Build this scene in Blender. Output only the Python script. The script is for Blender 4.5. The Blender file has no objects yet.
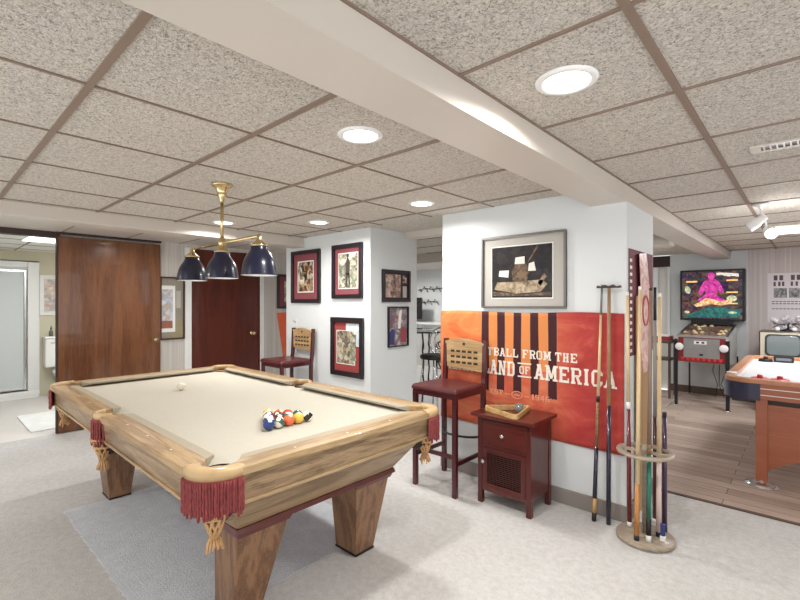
import bpy, bmesh, math, random
from mathutils import Vector, Matrix
random.seed(7)
S = bpy.context.scene
COL = S.collection
PI = math.pi
H = 1.40                      # eye height
CEIL = 2.145

# ------------------------------------------------------------ camera, world, exposure
cam_d = bpy.data.cameras.new('camera'); cam = bpy.data.objects.new('camera', cam_d); COL.objects.link(cam)
cam.location = (0, 0, H); cam.rotation_euler = (PI/2, 0, math.radians(42.57))
cam_d.sensor_width = 36; cam_d.lens = 445/800*36; cam_d.shift_y = 2/800; cam_d.clip_start = .02
S.camera = cam
S.view_settings.view_transform = 'Standard'; S.view_settings.look = 'None'
S.view_settings.exposure = 0.12; S.view_settings.gamma = 1; S.view_settings.use_curve_mapping = False
w = bpy.data.worlds.new('world'); S.world = w; w.use_nodes = True
w.node_tree.nodes['Background'].inputs[0].default_value = (.97, .98, 1.0, 1)
# added world fill: stronger from below to brighten the ceiling, dimmer above
wn = w.node_tree; tcw = wn.nodes.new('ShaderNodeTexCoord'); spw = wn.nodes.new('ShaderNodeSeparateXYZ'); mrw = wn.nodes.new('ShaderNodeMapRange')
wn.links.new(tcw.outputs['Generated'], spw.inputs[0]); wn.links.new(spw.outputs[2], mrw.inputs[0])
for i_, v_ in ((1, -.25), (2, .15), (3, 2.75), (4, 1.0)): mrw.inputs[i_].default_value = v_
wn.links.new(mrw.outputs[0], wn.nodes['Background'].inputs[1])

CAN_W = 13.5
# ------------------------------------------------------------ materials
def srgb(r, g, b):
    f = lambda c: (c/255/12.92) if c/255 <= .04045 else ((c/255+.055)/1.055)**2.4
    return (f(r), f(g), f(b), 1)
class NT:
    def __init__(s, name):
        s.m = bpy.data.materials.new(name); s.m.use_nodes = True
        s.t = s.m.node_tree; s.n = s.t.nodes; s.b = s.n['Principled BSDF']
        s.tc = s.n.new('ShaderNodeTexCoord'); s.out = s.tc.outputs['Object']
    def new(s, k, **kw):
        n = s.n.new(k)
        for a, v in kw.items(): setattr(n, a, v)
        return n
    def link(s, a, b): s.t.links.new(a, b)
    def mapping(s, scale=(1,1,1), rot=(0,0,0), src=None):
        m = s.new('ShaderNodeMapping'); m.inputs['Scale'].default_value = scale; m.inputs['Rotation'].default_value = rot
        s.link(src or s.out, m.inputs['Vector']); return m.outputs[0]
    def noise(s, vec, scale, detail=3, rough=.55, dist=0):
        n = s.new('ShaderNodeTexNoise'); n.inputs['Scale'].default_value = scale; n.inputs['Detail'].default_value = detail
        n.inputs['Roughness'].default_value = rough; n.inputs['Distortion'].default_value = dist
        s.link(vec, n.inputs['Vector']); return n.outputs['Fac']
    def ramp(s, fac, stops, mode='LINEAR'):
        r = s.new('ShaderNodeValToRGB'); e = r.color_ramp; e.interpolation = mode
        while len(e.elements) < len(stops): e.elements.new(.5)
        for k, (p, c) in zip(e.elements, stops): k.position = p; k.color = c
        s.link(fac, r.inputs[0]); return r.outputs[0]
    def mix(s, f, a, b, mode='MIX'):
        m = s.new('ShaderNodeMix', data_type='RGBA', blend_type=mode)
        for sock, v in ((m.inputs[0], f), (m.inputs[6], a), (m.inputs[7], b)):
            if isinstance(v, (int, float)): sock.default_value = v
            elif isinstance(v, tuple): sock.default_value = v
            else: s.link(v, sock)
        return m.outputs[2]
    def bump(s, h, strength=.3, dist=.01):
        b = s.new('ShaderNodeBump'); b.inputs['Strength'].default_value = strength; b.inputs['Distance'].default_value = dist
        s.link(h, b.inputs['Height']); s.link(b.outputs[0], s.b.inputs['Normal'])
    def col(s, c):
        if isinstance(c, tuple): s.b.inputs['Base Color'].default_value = c
        else: s.link(c, s.b.inputs['Base Color'])
    def set(s, rough=.5, metal=0, spec=.5, coat=0, trans=0):
        i = s.b.inputs; i['Roughness'].default_value = rough; i['Metallic'].default_value = metal
        i['Specular IOR Level'].default_value = spec; i['Coat Weight'].default_value = coat; i['Transmission Weight'].default_value = trans
        return s
def plain(name, c, rough=.5, metal=0, spec=.5, coat=0, var=.06, scale=9, bump=0):
    t = NT(name); t.set(rough, metal, spec, coat)
    f = t.noise(t.out, scale, 4)
    lo = tuple(x*(1-var) for x in c[:3])+(1,); hi = tuple(min(1, x*(1+var)) for x in c[:3])+(1,)
    t.col(t.ramp(f, [(.3, lo), (.7, hi)]))
    if bump: t.bump(t.noise(t.out, scale*25, 3), bump, .004)
    return t.m
def wood(name, c1, c2, axis='X', scale=1.0, rough=.38, coat=.15, rings=16.0, contrast=1.0, pore=.35):
    t = NT(name); t.set(rough, 0, .4, coat)
    st = {'X': (.10, 1, 1), 'Y': (1, .10, 1), 'Z': (1, 1, .10)}[axis]
    v = t.mapping(tuple(a*scale for a in st))
    big = t.noise(v, rings*.55, 4, .55, .5)
    sc = t.new('ShaderNodeMath', operation='MULTIPLY'); t.link(big, sc.inputs[0]); sc.inputs[1].default_value = 9.0
    fr = t.new('ShaderNodeMath', operation='SINE'); m2 = t.new('ShaderNodeMath', operation='MULTIPLY')
    t.link(sc.outputs[0], m2.inputs[0]); m2.inputs[1].default_value = 3.0; t.link(m2.outputs[0], fr.inputs[0])
    st2 = {'X': (.03, 1, 1), 'Y': (1, .03, 1), 'Z': (1, 1, .03)}[axis]
    fine = t.noise(t.mapping(tuple(a*scale for a in st2)), 110, 4, .7)
    ad = t.new('ShaderNodeMath', operation='MULTIPLY_ADD'); t.link(fr.outputs[0], ad.inputs[0]); ad.inputs[1].default_value = .22*contrast; t.link(fine, ad.inputs[2])
    por = t.noise(t.mapping(tuple(a*scale for a in st2)), 420, 2, .7)
    t.col(t.mix(pore, t.ramp(ad.outputs[0], [(.22, c2), (.72, c1)]), t.ramp(por, [(.40, c2), (.56, c1)]))); t.bump(fine, .08, .002)
    return t.m
def emit(name, c, s):
    t = NT(name); t.col(c); t.b.inputs['Emission Color'].default_value = c; t.b.inputs['Emission Strength'].default_value = s
    return t.m
def blotch(name, cols, scale=6, rough=.3, dist=1.2, em=0, seed=0, detail=6):
    """photograph-like mottling for small framed prints"""
    t = NT(name); t.set(rough, 0, .4)
    v = t.mapping((1,1,1)); 
    mp = v.node; mp.inputs['Location'].default_value = (seed*3.7, seed*1.9, seed*2.3)
    n = t.noise(v, scale, detail, .75, dist)
    stops = [(.34+.32*i/(len(cols)-1), c) for i, c in enumerate(cols)]
    c = t.ramp(n, stops)
    vo = t.new('ShaderNodeTexVoronoi'); vo.inputs['Scale'].default_value = scale*3.2
    wv = t.new('ShaderNodeTexNoise'); wv.inputs['Scale'].default_value = scale*3; t.link(v, wv.inputs['Vector']); wm = t.new('ShaderNodeVectorMath', operation='MULTIPLY_ADD'); t.link(wv.outputs['Color'], wm.inputs[0]); wm.inputs[1].default_value = (.35/scale,)*3; t.link(v, wm.inputs[2]); t.link(wm.outputs[0], vo.inputs['Vector'])
    sp = t.new('ShaderNodeSeparateColor'); t.link(vo.outputs['Color'], sp.inputs[0])
    c = t.mix(.45, c, t.ramp(sp.outputs[0], [(i/len(cols), q) for i, q in enumerate(cols)], 'CONSTANT')); t.col(c)
    if em: t.link(c, t.b.inputs['Emission Color']); t.b.inputs['Emission Strength'].default_value = em
    return t.m

M = {}
def mk_carpet():
    t = NT('carpet_pile'); t.set(.95, 0, .1)
    f = t.noise(t.out, 160, 3, .7); g = t.noise(t.out, 28, 4, .65); h = t.noise(t.out, 1.3, 3, .6)
    a = t.ramp(f, [(.32, srgb(172,169,165)), (.68, srgb(232,231,229))])
    b = t.mix(.45, a, t.ramp(g, [(.35, srgb(186,183,179)), (.65, srgb(228,227,225))]))
    c = t.mix(.25, b, t.ramp(h, [(.35, srgb(196,192,187)), (.65, srgb(222,222,222))]))
    t.col(c); t.bump(f, .8, .008); return t.m
M['carpet'] = mk_carpet()
def mk_rug():
    t = NT('rug_pile'); t.set(.95, 0, .1)
    f = t.noise(t.out, 130, 3, .7); g = t.noise(t.out, 9, 4, .65)
    a = t.ramp(f, [(.32, srgb(196,202,210)), (.68, srgb(238,242,246))])
    t.col(t.mix(.35, a, t.ramp(g, [(.35, srgb(206,212,220)), (.65, srgb(238,242,246))]))); t.bump(f, .9, .01); return t.m
M['rug'] = mk_rug()
def mk_tile():
    t = NT('acoustic_tile'); t.set(.95, 0, .1)
    v = t.mapping((1, 1, 1))
    f = t.noise(v, 78, 4, .75, 1.4); g = t.noise(v, 150, 2, .6, .6)
    a = t.ramp(f, [(.38, srgb(104,94,84)), (.47, srgb(208,200,188)), (.62, srgb(232,226,215))])
    b = t.mix(.3, a, t.ramp(g, [(.38, srgb(180,168,158)), (.55, srgb(242,236,228))]))
    t.col(b); t.bump(f, .9, .012); return t.m
M['tile'] = mk_tile()
def mk_planks():
    t = NT('plank_floor'); t.set(.42, 0, .4)
    br = t.new('ShaderNodeTexBrick'); br.offset = .37
    br.inputs['Scale'].default_value = 1.0; br.inputs['Brick Width'].default_value = 1.2; br.inputs['Row Height'].default_value = .125
    br.inputs['Mortar Size'].default_value = .0025; br.inputs['Color1'].default_value = srgb(190,172,160); br.inputs['Color2'].default_value = srgb(226,212,202)
    br.inputs['Mortar'].default_value = srgb(96,82,74); t.link(t.out, br.inputs['Vector'])
    g = t.noise(t.mapping((.6, 14, 1)), 5, 4, .65, .4)
    t.col(t.mix(.7, br.outputs['Color'], t.ramp(g, [(.3, srgb(166,146,134)), (.7, srgb(246,236,228))]), 'MULTIPLY')); return t.m
M['planks'] = mk_planks()
def mk_wallpaper(name, a, b, sc=60):
    t = NT(name); t.set(.8, 0, .2)
    wv = t.noise(t.mapping((1, 1, .01)), sc, 2, .5)
    t.col(t.ramp(wv, [(.35, a), (.65, b)])); return t.m
M['wall'] = plain('white_wall_paint', srgb(214,217,217), .75, var=.015, scale=2, spec=.25, bump=.05)
M['wall_warm'] = plain('warm_wall_paint', srgb(214,211,204), .75, var=.02, scale=2, spec=.25, bump=.05)
M['soffit'] = plain('soffit_paint', srgb(202,194,184), .42, var=.02, scale=2, spec=.45)
M['wallpaper'] = mk_wallpaper('striped_wallpaper', srgb(188,182,174), srgb(204,199,192))
M['wallpaper_pink'] = mk_wallpaper('rose_grey_wallpaper', srgb(196,186,184), srgb(212,203,200), 40)
M['olive'] = plain('olive_wall_paint', srgb(206,200,176), .7, var=.02, scale=2)
M['bathfloor'] = plain('bathroom_floor', srgb(218,212,208), .5, var=.03, scale=3)
M['tee'] = plain('ceiling_tee_metal', srgb(134,116,102), .5, var=.04, spec=.4)
M['base'] = plain('taupe_baseboard', srgb(134,126,120), .6, var=.05)
M['base_brown'] = plain('brown_baseboard', srgb(98,78,66), .6, var=.05)
M['door1'] = wood('walnut_door_veneer', srgb(124,80,50), srgb(80,46,28), 'Z', .8, .25, .5, 7, .8)
M['door2'] = wood('mahogany_door_veneer', srgb(98,42,28), srgb(64,24,16), 'Z', .8, .28, .4, 9, .7)
M['dark_trim'] = plain('dark_brown_trim', srgb(52,34,28), .5)
M['trimwhite'] = plain('white_trim_paint', srgb(230,230,228), .4, var=.01)
M['oakX'] = wood('oak_along_x', srgb(166,140,106), srgb(96,72,50), 'X', 1.2)
M['oakY'] = wood('oak_along_y', srgb(166,140,106), srgb(96,72,50), 'Y', 1.2)
M['oakZ'] = wood('oak_along_z', srgb(150,112,80), srgb(90,60,42), 'Z', 1.2)
M['oak_rail_X'] = wood('oak_rail_x', srgb(184,154,110), srgb(128,98,66), 'X', 1.2)
M['oak_rail_Y'] = wood('oak_rail_y', srgb(184,158,118), srgb(130,102,70), 'Y', 1.2)
M['redmold'] = plain('red_brown_molding', srgb(92,34,28), .35, coat=.3)
M['cloth'] = plain('beige_billiard_cloth', srgb(188,183,170), .95, var=.02, scale=40, spec=.08, bump=.1)
M['cushion'] = plain('cushion_cloth', srgb(168,158,140), .9, var=.03, scale=40, spec=.1)
M['leather'] = plain('tan_pocket_leather', srgb(190,160,116), .4, coat=.2, var=.08, scale=20)
M['pocket_dark'] = plain('pocket_inside', srgb(46,34,28), .8)
M['fringe'] = plain('maroon_fringe', srgb(132,58,58), .85, var=.25, scale=60)
M['net'] = plain('tan_net_leather', srgb(196,154,106), .7, var=.2, scale=50)
M['burgundy'] = plain('burgundy_lacquer', srgb(72,20,26), .3, coat=.4, var=.1)
M['vinyl'] = plain('burgundy_vinyl', srgb(84,30,34), .35, coat=.2, var=.1)
M['stoolwood'] = wood('pale_back_panel_wood', srgb(190,160,116), srgb(150,118,78), 'X', 1, .35)
M['cherryZ'] = wood('cherry_z', srgb(92,32,26), srgb(60,18,16), 'Z', 1, .3, .3, 12, .5)
M['cherryX'] = wood('cherry_x', srgb(98,36,28), srgb(64,20,17), 'X', 1, .3, .3, 12, .5)
M['brass'] = plain('brass', srgb(204,184,140), .25, 1, var=.05)
M['chrome'] = plain('chrome', srgb(210,210,210), .2, 1, var=.02)
M['navy'] = plain('navy_enamel', srgb(12,16,44), .3, coat=.3, var=.05)
M['white_gloss'] = plain('white_enamel', srgb(240,240,238), .25, coat=.3, var=.01)
M['black'] = plain('black_plastic', srgb(22,20,22), .4)
M['frame_dark'] = plain('dark_picture_frame', srgb(28,20,28), .35, coat=.3)
M['frame_silver'] = plain('silver_picture_frame', srgb(116,112,108), .4, .5)
M['frame_brown'] = plain('brown_picture_frame', srgb(64,44,36), .4)
M['mat_rose'] = plain('rose_mat_board', srgb(130,66,72), .85)
M['mat_red'] = plain('red_mat_board', srgb(152,62,60), .85)
M['mat_grey'] = plain('grey_mat_board', srgb(178,174,166), .9, var=.02)
M['mat_taupe'] = plain('taupe_mat_board', srgb(146,138,126), .9, var=.05)
M['paper'] = plain('white_paper', srgb(232,230,226), .8, var=.02)
M['tee_white'] = plain('white_fixture', srgb(236,236,234), .4, var=.01)
M['lens'] = emit('lamp_lens', (1, .97, .92, 1), 9)
M['panel'] = emit('fluorescent_diffuser', (.95, .98, 1, 1), 2.5)

# ------------------------------------------------------------ mesh helpers
class MB:
    def __init__(s): s.bm = bmesh.new(); s.mats = []; s.mi = 0
    def mat(s, m):
        if m not in s.mats: s.mats.append(m)
        s.mi = s.mats.index(m); return s
    def face(s, vs, smooth=False):
        try: f = s.bm.faces.new(vs)
        except ValueError: return None
        f.material_index = s.mi; f.smooth = smooth; return f
    def box(s, x0, x1, y0, y1, z0, z1):
        v = [s.bm.verts.new(p) for p in ((x0,y0,z0),(x1,y0,z0),(x1,y1,z0),(x0,y1,z0),(x0,y0,z1),(x1,y0,z1),(x1,y1,z1),(x0,y1,z1))]
        for i in ((0,3,2,1),(4,5,6,7),(0,1,5,4),(1,2,6,5),(2,3,7,6),(3,0,4,7)): s.face([v[k] for k in i])
        return s
    def frustum(s, lo, z0, hi, z1):
        """lo, hi = (x0,x1,y0,y1)"""
        a = [(lo[0],lo[2],z0),(lo[1],lo[2],z0),(lo[1],lo[3],z0),(lo[0],lo[3],z0)]
        b = [(hi[0],hi[2],z1),(hi[1],hi[2],z1),(hi[1],hi[3],z1),(hi[0],hi[3],z1)]
        v = [s.bm.verts.new(p) for p in a+b]
        for i in ((0,3,2,1),(4,5,6,7),(0,1,5,4),(1,2,6,5),(2,3,7,6),(3,0,4,7)): s.face([v[k] for k in i])
        return s
    def prism(s, pts, lo, hi, axis='z'):
        """extrude a 2-D polygon; axis z: pts=(x,y); y: pts=(x,z); x: pts=(y,z)"""
        def P(p, h): return {'z': (p[0],p[1],h), 'y': (p[0],h,p[1]), 'x': (h,p[0],p[1])}[axis]
        a = [s.bm.verts.new(P(p, lo)) for p in pts]; b = [s.bm.verts.new(P(p, hi)) for p in pts]
        s.face(a[::-1]); s.face(b); n = len(pts)
        for i in range(n): s.face([a[i], a[(i+1)%n], b[(i+1)%n], b[i]])
        return s
    def tube(s, pts, r, seg=8, closed=False, cap=True):
        pts = [Vector(p) for p in pts]; n = len(pts); rr = r if isinstance(r, (list, tuple)) else [r]*n
        rings = []; up = None
        for i, p in enumerate(pts):
            if closed: d = pts[(i+1)%n]-pts[i-1]
            else: d = pts[min(i+1, n-1)]-pts[max(i-1, 0)]
            if d.length < 1e-9: d = Vector((0,0,1))
            d.normalize()
            if up is None or abs(up.dot(d)) > .98: up = Vector((0,0,1)) if abs(d.z) < .9 else Vector((1,0,0))
            a = d.cross(up).normalized(); b = a.cross(d).normalized(); up = b
            rings.append([s.bm.verts.new(p + (a*math.cos(t)+b*math.sin(t))*rr[i]) for t in [2*PI*k/seg for k in range(seg)]])
        m = n if closed else n-1
        for i in range(m):
            A, B = rings[i], rings[(i+1)%n]
            for k in range(seg): s.face([A[k], A[(k+1)%seg], B[(k+1)%seg], B[k]], True)
        if cap and not closed: s.face(rings[0][::-1]); s.face(rings[-1])
        return s
    def lathe(s, prof, c=(0,0,0), seg=24, axis='z', cap=True):
        rings = []
        for r, h in prof:
            ring = []
            for k in range(seg):
                t = 2*PI*k/seg; u, v = r*math.cos(t), r*math.sin(t)
                p = {'z': (u,v,h), 'y': (u,h,v), 'x': (h,u,v)}[axis]
                ring.append(s.bm.verts.new(Vector(p)+Vector(c)))
            rings.append(ring)
        for A, B in zip(rings, rings[1:]):
            for k in range(seg): s.face([A[k], A[(k+1)%seg], B[(k+1)%seg], B[k]], True)
        if cap:
            if prof[0][0] > 1e-6: s.face(rings[0][::-1])
            if prof[-1][0] > 1e-6: s.face(rings[-1])
        return s
    def sphere(s, c, r, seg=16, sc=(1,1,1)):
        n = seg//2
        prof = [(r*math.sin(PI*i/n), -r*math.cos(PI*i/n)) for i in range(n+1)]
        prof[0] = (1e-5, -r); prof[-1] = (1e-5, r)
        st = len(s.bm.verts); s.lathe(prof, (0,0,0), seg, 'z', False); s.bm.verts.ensure_lookup_table()
        for v in s.bm.verts[st:]: v.co = Vector((v.co.x*sc[0]+c[0], v.co.y*sc[1]+c[1], v.co.z*sc[2]+c[2]))
        return s
    def build(s, name, m=None, parent=None, bevel=0, weld=True, smooth=False):
        if weld: bmesh.ops.remove_doubles(s.bm, verts=s.bm.verts, dist=1e-5)
        bmesh.ops.recalc_face_normals(s.bm, faces=s.bm.faces)
        me = bpy.data.meshes.new(name); s.bm.to_mesh(me); s.bm.free()
        for k in (s.mats or [m]): me.materials.append(k)
        if smooth:
            for p in me.polygons: p.use_smooth = True
        o = bpy.data.objects.new(name, me); COL.objects.link(o)
        if parent: o.parent = parent
        if bevel:
            b = o.modifiers.new('bevel', 'BEVEL'); b.width = bevel; b.segments = 2; b.limit_method = 'ANGLE'; b.angle_limit = .6
        return o
def B(name, m, parent, dims, bevel=0):
    mb = MB()
    for d in (dims if isinstance(dims[0], (tuple, list)) else [dims]): mb.box(*d)
    return mb.build(name, m, parent, bevel)
def tag(o, label, cat, group=None):
    o['label'] = label; o['category'] = cat
    if group: o['group'] = group
    return o
def thing(name, label, cat, loc=(0,0,0), rz=0, group=None):
    o = bpy.data.objects.new(name, None); COL.objects.link(o); o.location = loc; o.rotation_euler = (0,0,rz); o.empty_display_size = .1
    return tag(o, label, cat, group)
def struct(o): o['kind'] = 'structure'; return o
def split(o):
    """each connected piece of a mesh becomes a part of its own"""
    me = o.data; n = len(me.vertices); par = list(range(n))
    def f(a):
        while par[a] != a: par[a] = par[par[a]]; a = par[a]
        return a
    for e in me.edges: par[f(e.vertices[0])] = f(e.vertices[1])
    groups = {}
    for p in me.polygons: groups.setdefault(f(p.vertices[0]), []).append(p)
    out = []
    for polys in groups.values():
        ids = sorted({v for p in polys for v in p.vertices}); ix = {v: i for i, v in enumerate(ids)}
        q = bpy.data.meshes.new(o.name); q.from_pydata([me.vertices[v].co for v in ids], [], [[ix[v] for v in p.vertices] for p in polys])
        for mt in me.materials: q.materials.append(mt)
        for a_, b_ in zip(q.polygons, polys): a_.material_index = b_.material_index; a_.use_smooth = b_.use_smooth
        c = o.copy(); c.data = q; COL.objects.link(c); c.parent = o.parent; out.append(c)
    bpy.data.objects.remove(o); return out
def SB(name, m, dims, bevel=0): return struct(B(name, m, None, dims, bevel))
def dup(root, loc, label, rz=None):
    r = root.copy(); COL.objects.link(r); r.location = loc; r['label'] = label
    if rz is not None: r.rotation_euler = (0,0,rz)
    for ch in list(root.children):
        c = ch.copy(); COL.objects.link(c); c.parent = r
        for g in ch.children:
            d = g.copy(); COL.objects.link(d); d.parent = c
    return r

# ------------------------------------------------------------ the setting
XL = -5.9; YB = 8.1; XR = 2.6; YF = -2.2
SB('floor', M['carpet'], [(XL, XR, YF, 3.75, -.06, 0), (-9.2, -2.4, 3.75, YB, -.06, 0)])
SB('floor', M['planks'], [(-2.4, XR, 3.75, YB, -.06, .002)])
SB('floor', M['bathfloor'], [(-9.4, XL, -1.2, 2.3, -.06, 0)])
SB('trim_1', M['base_brown'], [(-.84, XR, 3.735, 3.765, 0, .008)])
SB('ceiling', M['tile'], [(-4.42, XR, YF, YB, CEIL, CEIL+.05)])
SB('ceiling', M['soffit'], [(-9.2, -4.42, 2.3, YB, CEIL, CEIL+.05), (XL, -4.42, YF, 2.3, CEIL, CEIL+.05)])
SB('ceiling', M['tee_white'], [(-9.4, XL, -1.2, 2.3, CEIL, CEIL+.05)])
tw = .012
g = MB()
X0, Y0, T = -1.81, .403, .61
for i in range(-5, 2):
    x = X0+i*T
    if -4.31 < x < -1.07: g.box(x-.005, x+.005, YF, 3.05, CEIL-.006, CEIL)
for j in range(-5, 5):
    y = Y0+j*T
    if YF < y < 3.05: g.box(-4.31, -1.07, y-tw, y+tw, CEIL-.0062, CEIL)
for j in range(5, 13):
    y = Y0+j*T
    if 3.7 < y < 5.3: g.box(-4.31, -1.07, y-tw, y+tw, CEIL-.0062, CEIL)
X1, Y1 = -.337, 1.815
for i in range(0, 5):
    x = X1+i*T; g.box(x-tw, x+tw, YF, YB, CEIL-.006, CEIL)
for j in range(-6, 11):
    y = Y1+j*T
    if y < YB: g.box(-.846, XR, y-.006, y+.006, CEIL-.0062, CEIL)
g.box(-.846, -.838, YF, YB, CEIL-.0061, CEIL)
struct(g.build('ceiling_grid', M['tee']))
g = MB()
for x in (-6.9, -7.5, -8.1): g.box(x-.008, x+.008, -1.2, 2.0, CEIL-.004, CEIL)
for y in (.35, .96): g.box(-8.4, XL-.1, y-.008, y+.008, CEIL-.0042, CEIL)
struct(g.build('ceiling_grid', M['tee']))
g = MB()
for y in (1.05, 1.66, 2.27, 2.9): g.box(XL, -4.53, y-.006, y+.006, CEIL-.004, CEIL)
struct(g.build('ceiling_grid', M['tee']))
# dropped beams
SB('trim_beam_right', M['soffit'], [(-1.07, -.846, YF, YB, 2.036, CEIL-.0005)])
SB('trim_beam_left', M['soffit'], [(-4.53, -4.31, YF, 3.05, 2.036, CEIL)], .006)
SB('trim_beam_opening', M['soffit'], [(-3.2, -2.31, 3.55, 3.70, 2.08, CEIL)])
SB('trim_beam_back', M['soffit'], [(-9.2, -1.07, 5.3, 5.55, 2.0, CEIL)])
# wall blocks
SB('wall_column', M['wall'], [(-4.68, -3.2, 3.05, 3.76, 0, CEIL)], .004)
SB('wall_center', M['wall'], [(-2.31, -.85, 3.05, 3.70, 0, CEIL)], .004)
SB('baseboard_center', M['base'], [(-2.32, -.842, 3.036, 3.05, 0, .105), (-.85, -.836, 3.05, 3.70, 0, .105)], .003)
SB('baseboard_column', M['base'], [(-4.69, -3.19, 3.038, 3.05, 0, .1), (-3.2, -3.188, 3.05, 3.76, 0, .1)], .003)
# left wall with two doors
SB('wall_left', M['wallpaper'], [(XL-.1, XL, 1.04, 2.42, 0, CEIL), (XL-.1, XL, 2.42, 3.40, 2.10, CEIL), (XL-.1, XL, 3.40, 4.40, 0, CEIL), (XL-.1, XL, YF, -.3, 0, CEIL)])
SB('trim_2', M['dark_trim'], [(XL-.1, XL+.02, -.3, 1.04, 2.085, CEIL), (XL+.001, XL+.058, 1.0, 2.04, 2.122, CEIL-.001)])
SB('trim_3', M['trimwhite'], [(XL, XL+.015, 2.335, 2.42, 0, 2.1), (XL, XL+.015, 3.40, 3.46, 0, 2.1)], .003)
SB('baseboard_left', M['base'], [(XL, XL+.012, 2.06, 2.335, 0, .09), (XL, XL+.012, 3.46, 4.40, 0, .09)])
d1 = SB('door_1', M['door1'], [(XL+.012, XL+.052, 1.02, 2.03, .01, 2.10)], .003)
SB('trim_4', M['dark_trim'], [(XL+.008, XL+.056, 1.003, 1.0195, .01, 2.10)])
k = MB(); k.lathe([(.012, 0), (.012, .02), (.026, .032), (.028, .045), (.015, .056), (1e-4, .058)], (XL+.052, 1.965, .945), 18, 'x'); k.build('door_knob', M['brass'], d1)
d2 = SB('door_2', M['door2'], [(XL-.05, XL-.01, 2.425, 3.395, .01, 2.095)], .003)
SB('trim_5', M['door2'], [(XL-.1, XL+.004, 2.421, 2.44, 0, 2.1), (XL-.1, XL+.004, 3.38, 3.399, 0, 2.1)])
k = MB(); k.lathe([(.03, 0), (.03, .006), (.01, .008), (.01, .035), (.026, .045), (.03, .06), (.02, .072), (1e-4, .075)], (XL-.01, 3.28, .955), 18, 'x'); k.build('door_knob', M['brass'], d2)
# bathroom shell: the shower alcove is open to the room
SB('wall_bathroom_back', M['olive'], [(-8.5, -8.4, 1.235, 2.3, 0, CEIL), (-8.5, -8.4, -1.2, 1.235, 2.0, CEIL)])
SB('wall_bathroom_side', M['olive'], [(-8.4, XL-.1, 2.2, 2.3, 0, CEIL)])
SB('wall_bathroom_near', M['olive'], [(-9.4, XL-.1, -1.3, -1.2, 0, CEIL)])
SB('wall_shower', M['trimwhite'], [(-9.4, -9.3, -1.2, 1.3, 0, CEIL), (-9.3, -8.5, 1.235, 1.3, 0, CEIL)])
# far wall, with a doorway left of the pinball machine
SB('wall_back', M['wall'], [(-9.2, -2.05, YB, YB+.1, 0, CEIL), (-1.62, -.66, YB, YB+.1, 0, CEIL), (-2.05, -1.62, YB+.08, YB+.1, 1.96, CEIL)])
SB('wall_back', M['wallpaper_pink'], [(-.66, XR, YB, YB+.1, 0, CEIL)])
SB('trim_6', M['wall'], [(-.675, -.645, YB-.012, YB, 0, CEIL)])
SB('trim_7', M['dark_trim'], [(-2.05, -1.62, YB-.01, YB+.07, 1.965, 2.13)])
SB('door_3', M['wall_warm'], [(-2.05, -1.62, YB+.06, YB+.09, 0, 1.96)])
SB('trim_8', M['trimwhite'], [(-1.86, -1.80, YB+.03, YB+.0595, 0, 1.96), (-1.655, -1.62, YB-.012, YB+.0595, 0, 1.96)])
SB('baseboard_back', M['base_brown'], [(-1.62, XR, YB-.014, YB, 0, .11)])
SB('wall_right', M['wallpaper_pink'], [(XR, XR+.1, 3.0, YB+.1, 0, CEIL)])
SB('wall_far_left', M['wall'], [(-9.3, -9.2, 2.3, YB+.1, 0, CEIL), (-9.2, XL-.1, 2.3, 2.36, 0, CEIL)])

# ------------------------------------------------------------ recessed lights (lamps of the room, then unseen added ones)
def can(x, y, z=CEIL, power=CAN_W, label='', r=.075, color=(1, .98, .95)):
    t = thing('recessed_light', label, 'ceiling light', (x, y, z), 0, 'recessed ceiling lights')
    m = MB(); m.lathe([(r*1.35, -.001), (r*1.33, -.006), (r*1.05, -.010), (r, -.006), (r, -.001)], seg=32, cap=False); m.build('trim_ring', M['tee_white'], t)
    m = MB(); m.lathe([(1e-4, -.0045), (r*.5, -.0045), (r*.998, -.0035)], seg=32, cap=False); m.build('lens', M['lens'], t)
    l = bpy.data.lights.new('downlight', 'AREA'); l.shape = 'DISK'; l.size = r*1.8; l.energy = power; l.color = color; l.spread = math.radians(165)
    o = bpy.data.objects.new('downlight', l); COL.objects.link(o); o.parent = t; o.location = (0, 0, -.02)
    return t
can(-.60, 1.48, label='large round recessed ceiling light right of the dropped beam')
can(-1.47, 1.34, label='round recessed ceiling light left of the beam, nearest the near end of the pool table')
can(-2.15, 2.58, label='round recessed ceiling light in front of the framed dark print wall')
can(-3.36, 2.54, label='round recessed ceiling light above and before the three framed photos')
can(-4.03, 1.95, label='round recessed ceiling light seen behind the brass lamp rod')
can(-5.15, 1.62, label='round recessed ceiling light close in front of the brown wooden door', power=8, r=.07)
can(-6.6, 7.0, label='recessed ceiling light in the far room beyond the white walls', power=20)
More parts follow.
